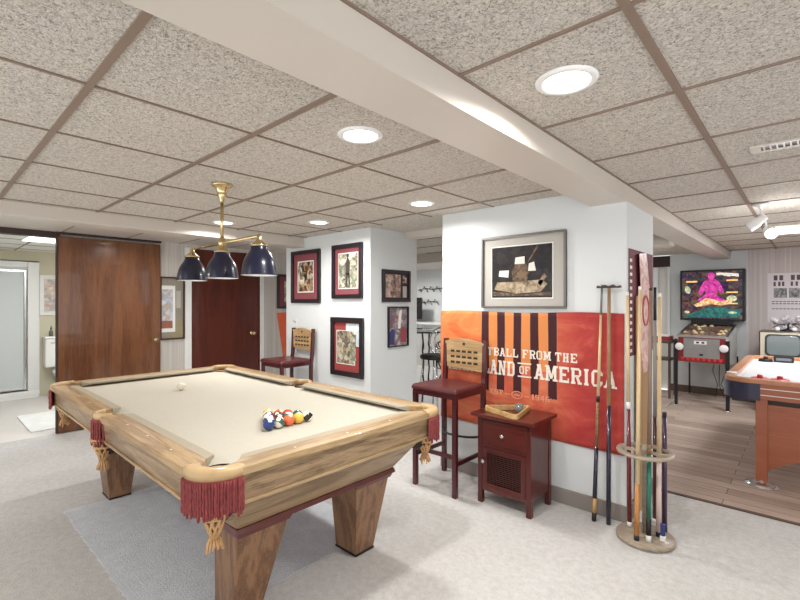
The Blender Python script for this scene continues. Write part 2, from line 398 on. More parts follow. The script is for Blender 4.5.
# fill lamps added unseen behind the camera, continuing the row
can(.9, -.6, label='added recessed ceiling light, unseen behind the viewer, right side', power=CAN_W)
can(-2.4, -.9, label='added recessed ceiling light, unseen behind the viewer, middle', power=CAN_W)
can(-4.3, -.6, label='added recessed ceiling light, unseen behind the viewer, left side', power=CAN_W)
def panel(x0, x1, y0, y1, label, power, z=CEIL):
    t = thing('fluorescent_panel', label, 'ceiling light', ((x0+x1)/2, (y0+y1)/2, z), 0, 'fluorescent ceiling panels')
    a, b = (x1-x0)/2, (y1-y0)/2
    B('frame', M['tee_white'], t, [(-a-.02, a+.02, -b-.02, -b, -.012, -.0065), (-a-.02, a+.02, b, b+.02, -.012, -.0065), (-a-.02, -a, -b, b, -.012, -.0065), (a, a+.02, -b, b, -.012, -.0065)])
    B('diffuser', M['panel'], t, (-a, a, -b, b, -.010, -.0065))
    l = bpy.data.lights.new('tube_light', 'AREA'); l.shape = 'RECTANGLE'; l.size = 2*a*.95; l.size_y = 2*b*.95; l.energy = power; l.color = (.95, .98, 1)
    o = bpy.data.objects.new('tube_light', l); COL.objects.link(o); o.parent = t; o.location = (0, 0, -.02)
    return t
panel(-6.95, -6.35, .86, 1.60, 'white fluorescent panel in the bathroom ceiling', 26)
panel(-.26, .30, 5.75, 6.35, 'white fluorescent panel in the game room ceiling behind the spotlights', 30)
panel(-3.8, -2.9, 6.0, 6.6, 'unseen white fluorescent panel added to light the far room', 34)  # added fill panel, hidden from the camera by the centre wall
panel(.9, 1.5, 4.6, 5.8, 'unseen white fluorescent panel added over the right side of the game room', 34)  # added fill panel outside the view

# ------------------------------------------------------------ pool table (local origin at table centre on floor)
A, Bh = 1.298, .690
pt = thing('pool_table', 'large oak pool table with beige cloth and maroon fringed pockets', 'pool table', (-2.81, 1.343, 0))
ZT = .80
LX = {'x': M['oak_rail_X'], 'y': M['oak_rail_Y']}
# slate bed with round bites at the pockets
def bed_outline():
    pts = []; cx, cy, r = A-.120, Bh-.120, .066
    def arc(c, a0, a1, rr, n=10): return [(c[0]+rr*math.cos(math.radians(a0+(a1-a0)*i/n)), c[1]+rr*math.sin(math.radians(a0+(a1-a0)*i/n))) for i in range(n+1)]
    ex, ey = A-.11, Bh-.11
    q = []
    # going counter-clockwise from right side
    q += [(ex, -(cy-.075))] + [(ex, cy-.075)]
    q += arc((cx, cy), -60, -210, r)
    q += [(cx-.075, ey)] + [(.062, ey)] + arc((0, Bh-.07), 10, -190, .056) + [(-.062, ey)]
    q += [(-(cx-.075), ey)] + arc((-cx, cy), 30, -120, r)
    h = q[1:-1] if False else q
    full = [q[1]] + q[2:]
    full += [(-ex, cy-.075)]
    full += [(-x, -y) for x, y in full]
    return full
m = MB(); m.prism(bed_outline(), .735, .765); m.build('playing_surface', M['cloth'], pt)
# rails: wood with cushions
def rail(p0, p1, q, matw, name='rail'):
    """p0,p1 outer ends along the edge, q inward unit"""
    p0, p1, q = Vector(p0), Vector(p1), Vector(q); d = (p1-p0).normalized()
    return p0, p1, q, d
def add_rail(p0, p1, q, cut0, cut1, mw):
    p0, p1, q = Vector(p0), Vector(p1), Vector(q); d = (p1-p0).normalized(); L = (p1-p0).length
    P = lambda s, t: ((p0+d*s+q*t).x, (p0+d*s+q*t).y)
    m = MB(); m.prism([P(0, 0), P(L, 0), P(L, .052), P(L-cut1, .10), P(cut0, .10), P(0, .052)], .768, ZT)
    r = m.build('rail', mw, pt, .004)
    m = MB()
    a, b = [P(cut0, .10), P(L-cut1, .10), P(L-cut1-.035, .148), P(cut0+.035, .148)], None
    lo = [m.bm.verts.new((x, y, z)) for (x, y), z in zip(a, (.7655, .7655, .785, .785))]
    hi = [m.bm.verts.new((x, y, z)) for (x, y), z in zip(a, (.799, .799, .796, .796))]
    m.face(lo[::-1]); m.face(hi)
    for i in range(4): m.face([lo[i], lo[(i+1)%4], hi[(i+1)%4], hi[i]])
    m.build('cushion', M['cushion'], r)
    # diamond sights let into the wood
    m = MB()
    for i in (1, 2, 3):
        c = P(L*i/4, .05); s_ = .006
        m.prism([(c[0]-s_, c[1]), (c[0], c[1]-s_), (c[0]+s_, c[1]), (c[0], c[1]+s_)], ZT, ZT+.0008)
    split(m.build('sight', M['paper'], r))
E = .124
for sy in (1, -1):
    add_rail((-A+E, sy*Bh, 0), (-.078, sy*Bh, 0), (0, -sy, 0), .065, .0, LX['x'])
    add_rail((.078, sy*Bh, 0), (A-E, sy*Bh, 0), (0, -sy, 0), .0, .065, LX['x'])
for sx in (1, -1):
    add_rail((sx*A, -Bh+E, 0), (sx*A, Bh-E, 0), (-sx, 0, 0), .065, .065, LX['y'])
# apron
def ring_pts(a, b, ch): return [(a, -b+ch), (a, b-ch), (a-ch, b), (-a+ch, b), (-a, b-ch), (-a, -b+ch), (-a+ch, -b), (a-ch, -b)]
def band(name, o0, z0, o1, z1, inner, mX, mY, bevel=0):
    """a closed skirt: outer outline o0 at z0 to o1 at z1"""
    m = MB(); m.mat(mX); m.mat(mY); n = len(o0)
    a = [m.bm.verts.new((*p, z0)) for p in o0]; b = [m.bm.verts.new((*p, z1)) for p in o1]
    ai = [m.bm.verts.new((p[0]*inner, p[1]*inner, z0)) for p in o0]; bi = [m.bm.verts.new((p[0]*inner, p[1]*inner, z1)) for p in o1]
    for i in range(n):
        j = (i+1) % n
        m.mi = 1 if abs(o0[i][0]-o0[j][0]) < abs(o0[i][1]-o0[j][1]) else 0
        m.face([a[i], a[j], b[j], b[i]]); m.face([ai[i], bi[i], bi[j], ai[j]]); m.face([b[i], b[j], bi[j], bi[i]]); m.face([a[j], a[i], ai[i], ai[j]])
    return m.build(name, None, pt, bevel)
band('apron', ring_pts(A-.026, Bh-.026, .10), .660, ring_pts(A-.016, Bh-.016, .10), .7665, .9, M['oakX'], M['oakY'], .003)
band('apron_molding', ring_pts(A-.020, Bh-.020, .10), .652, ring_pts(A-.018, Bh-.018, .10), .668, .93, M['oak_rail_X'], M['oak_rail_Y'], .003)
# flared under-cabinet
m = MB(); m.mat(M['oakX']); m.mat(M['oakY'])
lo = ring_pts(1.10, .46, .01); hi = ring_pts(A-.06, Bh-.05, .08)
a = [m.bm.verts.new((*p, .475)) for p in lo]; b = [m.bm.verts.new((*p, .655)) for p in hi]
for i in range(8):
    j = (i+1) % 8; m.mi = 1 if abs(hi[i][0]-hi[j][0]) < abs(hi[i][1]-hi[j][1]) else 0
    m.face([a[i], a[j], b[j], b[i]])
m.face(a[::-1]); m.face(b); m.build('under_cabinet', None, pt)
m = MB(); m.frustum((-1.112, 1.112, -.472, .472), .452, (-1.106, 1.106, -.466, .466), .476); m.build('base_molding', M['redmold'], pt, .004)
for sx in (1, -1):
    for sy in (1, -1):
        m = MB()
        X = lambda a, b: tuple(sorted((sx*a, sx*b))); Yy = lambda a, b: tuple(sorted((sy*a, sy*b)))
        m.frustum(X(.815, .985)+Yy(.285, .42), .014, X(.86, 1.08)+Yy(.205, .445), .425)
        lg = m.build('leg', M['oakZ'], pt, .004)
        m = MB(); m.frustum(X(.862, 1.088)+Yy(.203, .452), .425, X(.85, 1.10)+Yy(.19, .462), .4515); m.build('leg_cap', M['redmold'], lg)
        m = MB(); m.box(*X(.813, .987), *Yy(.283, .422), .0045, .014); m.build('foot', M['black'], lg)
# pockets
def pocket(cx, cy, ang0, ang1, r_in, r_out, fr_r, n_str, ext=0):
    N = 22
    m = MB()
    prof = [(r_in, .772), (r_in, .803), (r_in+.008, .808), (r_out-.012, .808), (r_out, .800), (r_out, .772)]
    rings = []
    for i in range(N+1):
        t = math.radians(ang0+(ang1-ang0)*i/N)
        rings.append([m.bm.verts.new((cx+r*math.cos(t), cy+r*math.sin(t), z)) for r, z in prof])
    for Ra, Rb in zip(rings, rings[1:]):
        for k in range(len(prof)): m.face([Ra[k], Ra[(k+1)%len(prof)], Rb[(k+1)%len(prof)], Rb[k]], True)
    m.face(rings[0]); m.face(rings[-1][::-1])
    pk = m.build('pocket', M['leather'], pt)
    # leather cup under the hole
    m = MB(); m.lathe([(r_in-.003, .77), (r_in-.006, .70), (r_in-.02, .60), (.02, .575), (1e-4, .572)], (cx, cy, 0), 20, cap=False); m.build('pocket_liner', M['pocket_dark'], pk)
    # fringe
    m = MB(); R = fr_r
    half = (ang1-ang0)/2; mid = (ang0+ang1)/2
    lo_r = [(R-.004, .775), (R, .775), (R+.002, .760), (R-.004, .760)]
    rings = []
    for i in range(N+1):
        t = math.radians(mid-half*.92+half*1.84*i/N)
        rings.append([m.bm.verts.new((cx+r*math.cos(t), cy+r*math.sin(t), z)) for r, z in lo_r])
    for Ra, Rb in zip(rings, rings[1:]):
        for k in range(4): m.face([Ra[k], Ra[(k+1)%4], Rb[(k+1)%4], Rb[k]])
    for i in range(n_str):
        t = math.radians(mid-half*.9+half*1.8*i/(n_str-1)); L = .125+random.uniform(-.012, .012)
        rr = R+random.uniform(-.001, .004); pts = []; rad = []
        for k in range(9):
            z = .766-L*k/8; tt = t+random.uniform(-.012, .012)
            pts.append((cx+rr*math.cos(tt), cy+rr*math.sin(tt), z)); rad.append(.0062 if k % 2 else .0046)
        m.tube(pts, rad, 5)
    m.build('fringe', M['fringe'], pk, weld=False)
    # woven net and tassels below
    m = MB(); 
    ca, sa = math.cos(math.radians(mid)), math.sin(math.radians(mid)); ox, oy = cx+ca*(R*.40), cy+sa*(R*.40)
    for i in range(9):
        t0 = 2*PI*i/9
        for sg_ in (1, -1): m.tube([(ox+(.056-.011*k_)*math.cos(t0+sg_*.36*k_), oy+(.056-.011*k_)*math.sin(t0+sg_*.36*k_), .665-.030*k_) for k_ in range(5)], .0052, 5)
    for zr_, r_ in ((.665, .056), (.62, .041)): m.tube([(ox+r_*math.cos(2*PI*k/16), oy+r_*math.sin(2*PI*k/16), zr_) for k in range(16)], .006, 5, True)
    m.sphere((ox, oy, .548), .018, 8)
    for i in range(12):
        t0 = 2*PI*i/12; L_ = random.uniform(.485, .51); m.tube([(ox+.008*math.cos(t0), oy+.008*math.sin(t0), .548), (ox+.020*math.cos(t0), oy+.020*math.sin(t0), .53), (ox+.030*math.cos(t0), oy+.030*math.sin(t0), L_)], [.005, .005, .004], 5)
    m.build('pocket_net', M['net'], pk, weld=False)
for sx in (1, -1):
    for sy in (1, -1):
        c = math.degrees(math.atan2(sy, sx)); pocket(sx*(A-.120), sy*(Bh-.120), c-66, c+66, .066, .124, .123, 27)
for sy in (1, -1):
    c = 90*sy; pocket(0, sy*(Bh-.066), c-84, c+84, .056, .078, .081, 15)

# rug under the table
m = MB(); N = 60
def jag(n, a, b): return [a+(b-a)*i/n for i in range(n+1)]
pts = [(x, .67+random.uniform(-.006, .006)) for x in jag(N, -3.65, -1.96)] + [(-1.95+random.uniform(-.006, .006), y) for y in jag(40, .68, 1.92)]
pts += [(x, 1.93+random.uniform(-.006, .006)) for x in jag(N, -1.96, -3.65)] + [(-3.66+random.uniform(-.006, .006), y) for y in jag(40, 1.92, .68)]
m.prism(pts, .0005, .004)
tag(m.build('area_rug', M['rug']), 'pale blue-grey rug lying under the pool table', 'rug')

# ------------------------------------------------------------ balls
BC = dict(yellow=srgb(226,186,70), blue=srgb(28,54,118), red=srgb(190,40,36), purple=srgb(66,34,88), orange=srgb(226,104,60), green=srgb(24,84,62), maroon=srgb(108,32,44), black=srgb(18,18,20))
WHT = srgb(238,232,216)
def ball_mat(name, c, stripe=False):
    t = NT(name); t.set(.12, 0, .5, .5)
    sep = t.new('ShaderNodeSeparateXYZ'); t.link(t.out, sep.inputs[0])
    ab = t.new('ShaderNodeMath', operation='ABSOLUTE'); t.link(sep.outputs[2], ab.inputs[0])
    gt = t.new('ShaderNodeMath', operation='GREATER_THAN'); t.link(ab.outputs[0], gt.inputs[0]); gt.inputs[1].default_value = .0145 if stripe else 1
    base = t.mix(gt.outputs[0], c, WHT)
    ax = t.new('ShaderNodeMath', operation='ABSOLUTE'); t.link(sep.outputs[0], ax.inputs[0])
    g2 = t.new('ShaderNodeMath', operation='GREATER_THAN'); t.link(ax.outputs[0], g2.inputs[0]); g2.inputs[1].default_value = .0262
    t.col(t.mix(g2.outputs[0], base, WHT)); return t.m
ballz = .7652+.0286
protob = MB().sphere((0,0,0), .0286, 24); bo = protob.build('billiard_ball', plain('cue_ball_white', srgb(240,234,216), .12, coat=.5, var=.01), None, smooth=True)
bo.location = (-3.33, 1.296, ballz); tag(bo, 'plain white cue ball alone on the far part of the cloth', 'billiard ball', 'billiard balls')
rack_cols = [  # rows from the near (five-ball) row to the apex, each from the left corner (low Y) up
 [('blue',0),('green',1),('orange',0),('yellow',0),('black',1)],
 [('blue',1),('maroon',0),('green',1),('green',0)],
 [('maroon',1),('black',0),('red',0)],
 [('purple',1),('orange',1)],
 [('yellow',1)]]
pl = {(0,0):'solid blue ball at the left corner of the racked triangle',(0,1):'green striped ball in the near row, next to the solid blue corner ball',
 (0,2):'solid orange ball in the middle of the near row of the rack',(0,3):'solid yellow ball in the near row of the rack',(0,4):'white and black striped ball at the right corner of the rack',
 (1,0):'blue striped ball in the second row, left end',(1,1):'solid maroon ball in the second row of the rack',(1,2):'green striped ball in the second row behind the orange and yellow balls',(1,3):'solid dark green ball at the right end of the second row',
 (2,0):'maroon striped ball at the left end of the third row',(2,1):'solid black ball in the centre of the third row',(2,2):'solid red ball at the right end of the third row',
 (3,0):'purple striped ball in the fourth row of the rack',(3,1):'orange striped ball in the fourth row of the rack',(4,0):'yellow striped ball at the far tip of the rack'}
bm_cache = {}
for r_, row in enumerate(rack_cols):
    for i, (c, st) in enumerate(row):
        b = bo.copy(); b.data = bo.data.copy(); COL.objects.link(b)
        key = (c, st)
        if key not in bm_cache: bm_cache[key] = ball_mat(('striped_' if st else 'solid_')+c+'_ball', BC[c], bool(st))
        b.data.materials.clear(); b.data.materials.append(bm_cache[key])
        b.location = (-1.965-r_*.0500, 1.180+.0578*i+.0289*r_, ballz)
        b.rotation_euler = (random.uniform(-.5, .5), random.uniform(-1.2, .3), random.uniform(-1, 1)) if not (r_ == 0 and i == 4) else (.1, -.75, .9)
        b['label'] = pl[(r_, i)]

# ------------------------------------------------------------ pendant lamp
lp = thing('billiard_lamp', 'brass three-shade billiard lamp with navy bell shades over the pool table', 'pendant lamp', (-2.73, 1.31, 0))
m = MB(); m.lathe([(.062, CEIL-.001), (.064, CEIL-.010), (.052, CEIL-.018), (.040, CEIL-.03), (.036, CEIL-.045), (.026, CEIL-.06), (.030, CEIL-.068), (.018, CEIL-.085), (.014, CEIL-.11), (.008, CEIL-.12)], seg=24); m.build('canopy', M['brass'], lp)
m = MB(); m.lathe([(.010, 1.80), (.010, CEIL-.12)], seg=12); m.build('rod', M['brass'], lp)
m = MB(); m.tube([(-.46, 0, 1.772), (.46, 0, 1.772)], .010, 10); m.lathe([(.008, 1.745), (.02, 1.755), (.026, 1.772), (.02, 1.79), (.012, 1.81)], seg=16); m.build('crossbar', M['brass'], lp)
for dx in (-.45, 0, .45):
    m = MB(); pr = [(.046, 1.716), (.0475, 1.698), (.055, 1.682), (.070, 1.660), (.084, 1.634), (.092, 1.606), (.0965, 1.576), (.100, 1.550)]
    m.mat(M['navy']); m.lathe(pr, (dx, 0, 0), 32, cap=False)
    m.mat(M['white_gloss']); m.lathe([(r-.004, z-.0005) for r, z in pr], (dx, 0, 0), 32, cap=False)
    m.lathe([(.094, 1.5495), (.098, 1.55)], (dx, 0, 0), 32, cap=False)
    sh = m.build('lamp_shade', None, lp)
    m = MB(); m.lathe([(.048, 1.712), (.050, 1.719), (.040, 1.727), (.024, 1.740), (.014, 1.752), (.016, 1.762), (.009, 1.782), (1e-4, 1.785)], (dx, 0, 0), 24); m.build('shade_cap', M['brass'], sh)
    m = MB(); m.lathe([(.013, 1.70), (.013, 1.67), (.028, 1.635), (.030, 1.61), (.02, 1.585), (1e-4, 1.578)], (dx, 0, 0), 16); m.build('bulb', M['white_gloss'], sh)

# ------------------------------------------------------------ bar stools
def make_stool(loc, label):
    t = thing('bar_stool', label, 'bar stool', loc, 0, 'burgundy bar stools')
    # local: x +-.205 , y from -.2 (front) to .2 (back)
    lw = .017
    for sx in (-1, 1):
        B('leg', M['burgundy'], t, (sx*.185-lw, sx*.185+lw, -.185-lw, -.185+lw, 0, .725), .003)
        m = MB(); pts = [(.185, 0), (.185, .72), (.20, .80), (.215, 1.10)]
        prof = [(p[0]-lw, p[1]) for p in pts] + [(p[0]+lw, p[1]) for p in pts[::-1]]
        m.prism(prof, sx*.188-lw, sx*.188+lw, 'x'); m.build('leg', M['burgundy'], t, .003)
    B('seat_frame', M['burgundy'], t, [(-.2, .2, -.2, -.17, .70, .735), (-.2, .2, .14, .17, .70, .735), (-.2, -.17, -.17, .14, .70, .735), (.17, .2, -.17, .14, .70, .735)])
    m = MB(); m.frustum((-.215, .215, -.215, .165), .735, (-.205, .205, -.205, .16), .775); m.build('seat', M['vinyl'], t, .014)
    for nm, d in (('stretcher', (-.172, .172, -.195, -.175, .27, .30)), ('stretcher', (-.195, -.175, -.17, .17, .22, .25)), ('stretcher', (.175, .195, -.17, .17, .22, .25))): B(nm, M['burgundy'], t, d, .003)
    m = MB(); m.tube([(.17*math.cos(a_), .165-.11*math.sin(a_), .36) for a_ in [PI*k/14 for k in range(15)]], .009, 8); m.build('footrest', M['black'], t)
    # back panel with round hole and three rows of slots
    bp = MB(); outl = [(-.168, .87), (.168, .85), (.186, 1.075), (.12, 1.088), (.04, 1.105), (-.04, 1.105), (-.12, 1.092), (-.186, 1.08)]
    bp.prism([(x, z) for x, z in outl], .196, .210, 'y'); pn = bp.build('back_panel', M['stoolwood'], t, .002)
    sh = pn
    m = MB()
    m.lathe([(.013, .1945), (.013, .1965)], (.0, 0, 1.062), 14, 'y')
    for zr in (1.0, .955, .91):
        for k in range(5): 
            x = -.11+.055*k; m.box(x-.019, x+.019, .1948, .1965, zr-.008, zr+.010)
    split(m.build('slot', M['dark_trim'], pn))
    return t
st = make_stool((-2.045, 2.79, 0), 'burgundy bar stool with pale wood back in front of the orange banner')
dup(st, (-4.265, 2.79, 0), 'burgundy bar stool behind the pool table beside the framed photos')

# ------------------------------------------------------------ side cabinet
cb = thing('side_cabinet', 'small cherry-red wooden cabinet with drawer and door beside the bar stool', 'cabinet', (-1.515, 2.83, 0))
cx0, cx1, cy0, cy1 = -.2, .2, -.155, .155
B('top', M['cherryX'], cb, (-.235, .235, -.195, .175, .605, .628), .004)
for x in (cx0, cx1-.035):
    for y in (cy0, cy1-.035): B('leg', M['cherryZ'], cb, (x, x+.035, y, y+.035, 0, .605), .003)
B('side_panel', M['cherryZ'], cb, (cx0+.006, cx0+.02, cy0+.035, cy1-.035, .10, .605)); B('side_panel', M['cherryZ'], cb, (cx1-.02, cx1-.006, cy0+.035, cy1-.035, .10, .605))
B('back_panel', M['cherryZ'], cb, (cx0+.035, cx1-.035, cy1-.02, cy1-.01, .10, .605)); B('bottom', M['cherryX'], cb, (cx0+.02, cx1-.02, cy0+.03, cy1-.03, .10, .115))
split(B('front_rail', M['cherryX'], cb, [(cx0+.035, cx1-.035, cy0+.006, cy0+.026, .09, .115), (cx0+.035, cx1-.035, cy0+.006, cy0+.026, .395, .415), (cx0+.035, cx1-.035, cy0+.006, cy0+.026, .585, .605)]))
dr = B('drawer', M['cherryX'], cb, (cx0+.037, cx1-.037, cy0+.001, cy0+.018, .418, .583), .003)
kn = MB(); kn.lathe([(.006, 0), (.006, -.012), (.014, -.018), (.015, -.026), (.008, -.031), (1e-4, -.032)], (0, cy0+.001, .50), 16, 'y'); kn.build('knob', M['chrome'], dr)
do = B('door', M['cherryZ'], cb, [(cx0+.037, cx0+.072, cy0+.001, cy0+.018, .118, .392), (cx1-.072, cx1-.037, cy0+.001, cy0+.018, .118, .392), (cx0+.072, cx1-.072, cy0+.001, cy0+.018, .118, .15), (cx0+.072, cx1-.072, cy0+.001, cy0+.018, .36, .392)], .002)
m = MB()
for k in range(16): z = .153+.013*k; m.prism([(cy0+.016, z), (cy0+.006, z+.004), (cy0+.006, z+.010), (cy0+.016, z+.0128)], cx0+.073, cx1-.073, 'x')
m.build('louver_panel', plain('dark_louver', srgb(62,26,22), .4), do)
kn = MB(); kn.lathe([(.006, 0), (.006, -.012), (.014, -.018), (.015, -.026), (.008, -.031), (1e-4, -.032)], (cx0+.053, cy0+.001, .30), 16, 'y'); kn.build('knob', M['chrome'], do)
# triangle on it
tr = MB(); R1 = .17
def tri(r, n=6, rc=.03):
    out = []
    for k in range(3):
        c = math.radians(90+120*k); px, py = (r-rc*2)*math.cos(c), (r-rc*2)*math.sin(c)
        for i in range(n+1): t_ = c-PI/3+2*PI/3*i/n; out.append((px+rc*math.cos(t_), py+rc*math.sin(t_)))
    return out
o_, i_ = tri(.205), tri(.183, rc=.022)
z0, z1 = 0, .034
vo = [[tr.bm.verts.new((*p, z)) for p in L_] for L_, z in ((o_, z0), (o_, z1), (i_, z1), (i_, z0))]
n_ = len(o_)
for q in range(4):
    A_, B_ = vo[q], vo[(q+1) % 4]
    for k in range(n_): tr.face([A_[k], A_[(k+1)%n_], B_[(k+1)%n_], B_[k]])
tro = tr.build('ball_triangle', wood('pale_triangle_wood', srgb(214,180,122), srgb(170,132,82), 'X', 1), None, .002)
tro.location = (-1.53, 2.79, .6285); tro.rotation_euler = (0, 0, math.radians(102)); tag(tro, 'pale wooden ball triangle lying on top of the red cabinet', 'ball rack')
g_ = thing('glass_tumbler', 'small clear glass tumbler inside the ball triangle on the cabinet', 'glass', (-1.485, 2.845, .6285))
gm = NT('clear_glass'); gm.set(.03, 0, .5, 0, .85); gm.col((.92, .95, .95, 1))
m = MB(); m.lathe([(.024, 0), (.028, .06), (.026, .06), (.022, .006), (1e-4, .006)], seg=20); m.build('tumbler', gm.m, g_)
m = MB(); m.box(-.012, .012, -.012, .012, .0065, .03); m.build('chalk_cube', plain('blue_chalk', srgb(120,130,140), .9), g_)

# ------------------------------------------------------------ slab lettering
def R_(x0, x1, y0, y1): return [(x0,y0),(x1,y0),(x1,y1),(x0,y1)]
def slab(chars):
    T_ = .26; s = .13; W = 1.0; SX = .07
    def ser(x0, x1, y): return R_(x0, x1, y, y+s)
    D = {}
    v = lambda x: R_(x, x+T_, 0, 1)
    l, r = .12, 1-.12-T_
    def leg(x, y): return ser(x-SX, x+T_+SX, y)
    D['F'] = [v(l), leg(l, 0), R_(l-SX, 1, 1-s*1.2, 1), R_(1-s, 1, .68, 1), R_(l, .72, .42, .58)]
    D['E'] = [v(l), R_(l-SX, 1, 0, s*1.2), R_(l-SX, 1, 1-s*1.2, 1), R_(1-s, 1, .7, 1), R_(1-s, 1, 0, .3), R_(l, .72, .42, .58)]
    D['L'] = [v(l), leg(l, 1-s), R_(l-SX, 1, 0, s*1.2), R_(1-s, 1, 0, .36)]
    D['T'] = [v(.37), leg(.37, 0), R_(0, 1, 1-s*1.3, 1), R_(0, s, .66, 1), R_(1-s, 1, .66, 1)]
    D['H'] = [v(l), v(r), leg(l, 0), leg(r, 0), leg(l, 1-s), leg(r, 1-s), R_(l, r+T_, .42, .58)]
    D['I'] = [v(.37), leg(.37, 0), leg(.37, 1-s)]
    D['N'] = [R_(.12, .32, 0, 1), R_(.70, .90, 0, 1), [(.12,1),(.38,1),(.90,0),(.64,0)], ser(0, .42, 0), ser(.60, 1, 1-s), ser(0, .3, 1-s)]
    D['M'] = [R_(.08, .28, 0, 1), R_(.74, .94, 0, 1), [(.08,1),(.32,1),(.60,.15),(.42,.15)], [(.70,1),(.94,1),(.60,.15),(.42,.15)], ser(-.02, .38, 0), ser(.64, 1.04, 0), ser(-.02, .2, 1-s), ser(.82, 1.04, 1-s)]
    D['A'] = [[(.06,0),(.30,0),(.60,1),(.36,1)], [(.70,0),(.94,0),(.64,1),(.36,1)], R_(.25, .75, .24, .38), ser(-.04, .36, 0), ser(.62, 1.04, 0), ser(.26, .66, 1-s)]
    def bowl(x, y0, y1, t=.2):   # right hand bowl
        m_ = .16
        return [R_(x, 1-m_-.06, y1-s*1.1, y1), R_(x, 1-m_-.06, y0, y0+s*1.1), R_(1-t-.02, 1-.02, y0+m_, y1-m_), [(1-m_-.06,y1),(1-m_-.06,y1-.14),(1-t-.02,y1-m_),(1-.02,y1-m_)], [(1-m_-.06,y0),(1-.02,y0+m_),(1-t-.02,y0+m_),(1-m_-.06,y0+.14)]]
    D['D'] = [v(l), leg(l, 0), leg(l, 1-s)] + bowl(l, 0, 1, .24)
    D['B'] = [v(l), leg(l, 0), leg(l, 1-s)] + bowl(l, .46, 1) + bowl(l, 0, .54)
    D['R'] = [v(l), leg(l, 0), leg(l, 1-s)] + bowl(l, .42, 1) + [[(.48,.48),(.72,.48),(.98,0),(.72,0)], ser(.66, 1.04, 0)]
    c_ = .2; t = .24
    def ringo(): return [R_(c_, 1-c_, 1-s*1.1, 1), R_(c_, 1-c_, 0, s*1.1), R_(.02, .02+t, c_, 1-c_), R_(.98-t, .98, c_, 1-c_),
        [(c_,1),(.02,1-c_),(.02+t,1-c_),(c_+.06,1-.14)], [(1-c_,1),(1-c_-.06,1-.14),(.98-t,1-c_),(.98,1-c_)], [(c_,0),(c_+.06,.14),(.02+t,c_),(.02,c_)], [(1-c_,0),(.98,c_),(.98-t,c_),(1-c_-.06,.14)]]
    D['O'] = ringo()
    D['C'] = [p for i, p in enumerate(ringo()) if i != 3] + [R_(.98-t, .98, .68, 1-c_+.02), R_(.98-t, .98, c_-.02, .34)]
    D['S'] = [R_(.15, .95, 1-s, 1), R_(.05, .85, 0, s), R_(.1, .9, .43, .57), R_(.03, .25, .5, .9), R_(.75, .97, .1, .5), R_(.78, .95, .72, 1), R_(.05, .22, 0, .28)]
    D['1'] = [v(.37), leg(.37, 0), R_(.2, .4, .76, .9)]
    D['9'] = [R_(.7, .95, 0, .9), R_(.05, .3, .45, .95), R_(.1, .9, 1-s, 1), R_(.1, .9, .42, .55), R_(.1, .9, 0, s)]
    D['4'] = [R_(.6, .85, 0, 1), R_(.0, 1, .26, .4), [(.0,.3),(.22,.3),(.72,1),(.5,1)]]
    D['6'] = [R_(.05, .3, .1, 1), R_(.7, .95, .05, .5), R_(.1, .9, 1-s, 1), R_(.1, .9, .42, .55), R_(.1, .9, 0, s)]
    return D
SL = slab(None)
def text_polys(txt, x0, x1, z0, z1, gap=.16, space=.55, zf=None):
    """polygons of a line of slab letters filling x0..x1"""
    wid = {' ': space, 'I': .62, 'M': 1.2, '1': .7}
    tot = sum(wid.get(c, 1)+(0 if c == ' ' else gap) for c in txt)-gap; u = (x1-x0)/tot; out = []; x = 0
    for c in txt:
        w_ = wid.get(c, 1)
        if c != ' ':
            off = -(1-w_)/2 if c in 'I1' else 0; sx = w_ if c == 'M' else 1
            zo = zf((x+w_/2)/tot) if zf else 0
            out.append([[(x0+(x+off+px*sx)*u, z0+zo+pz*(z1-z0)) for px, pz in P] for P in SL[c]])
            x += w_+gap
        else: x += w_
    return out

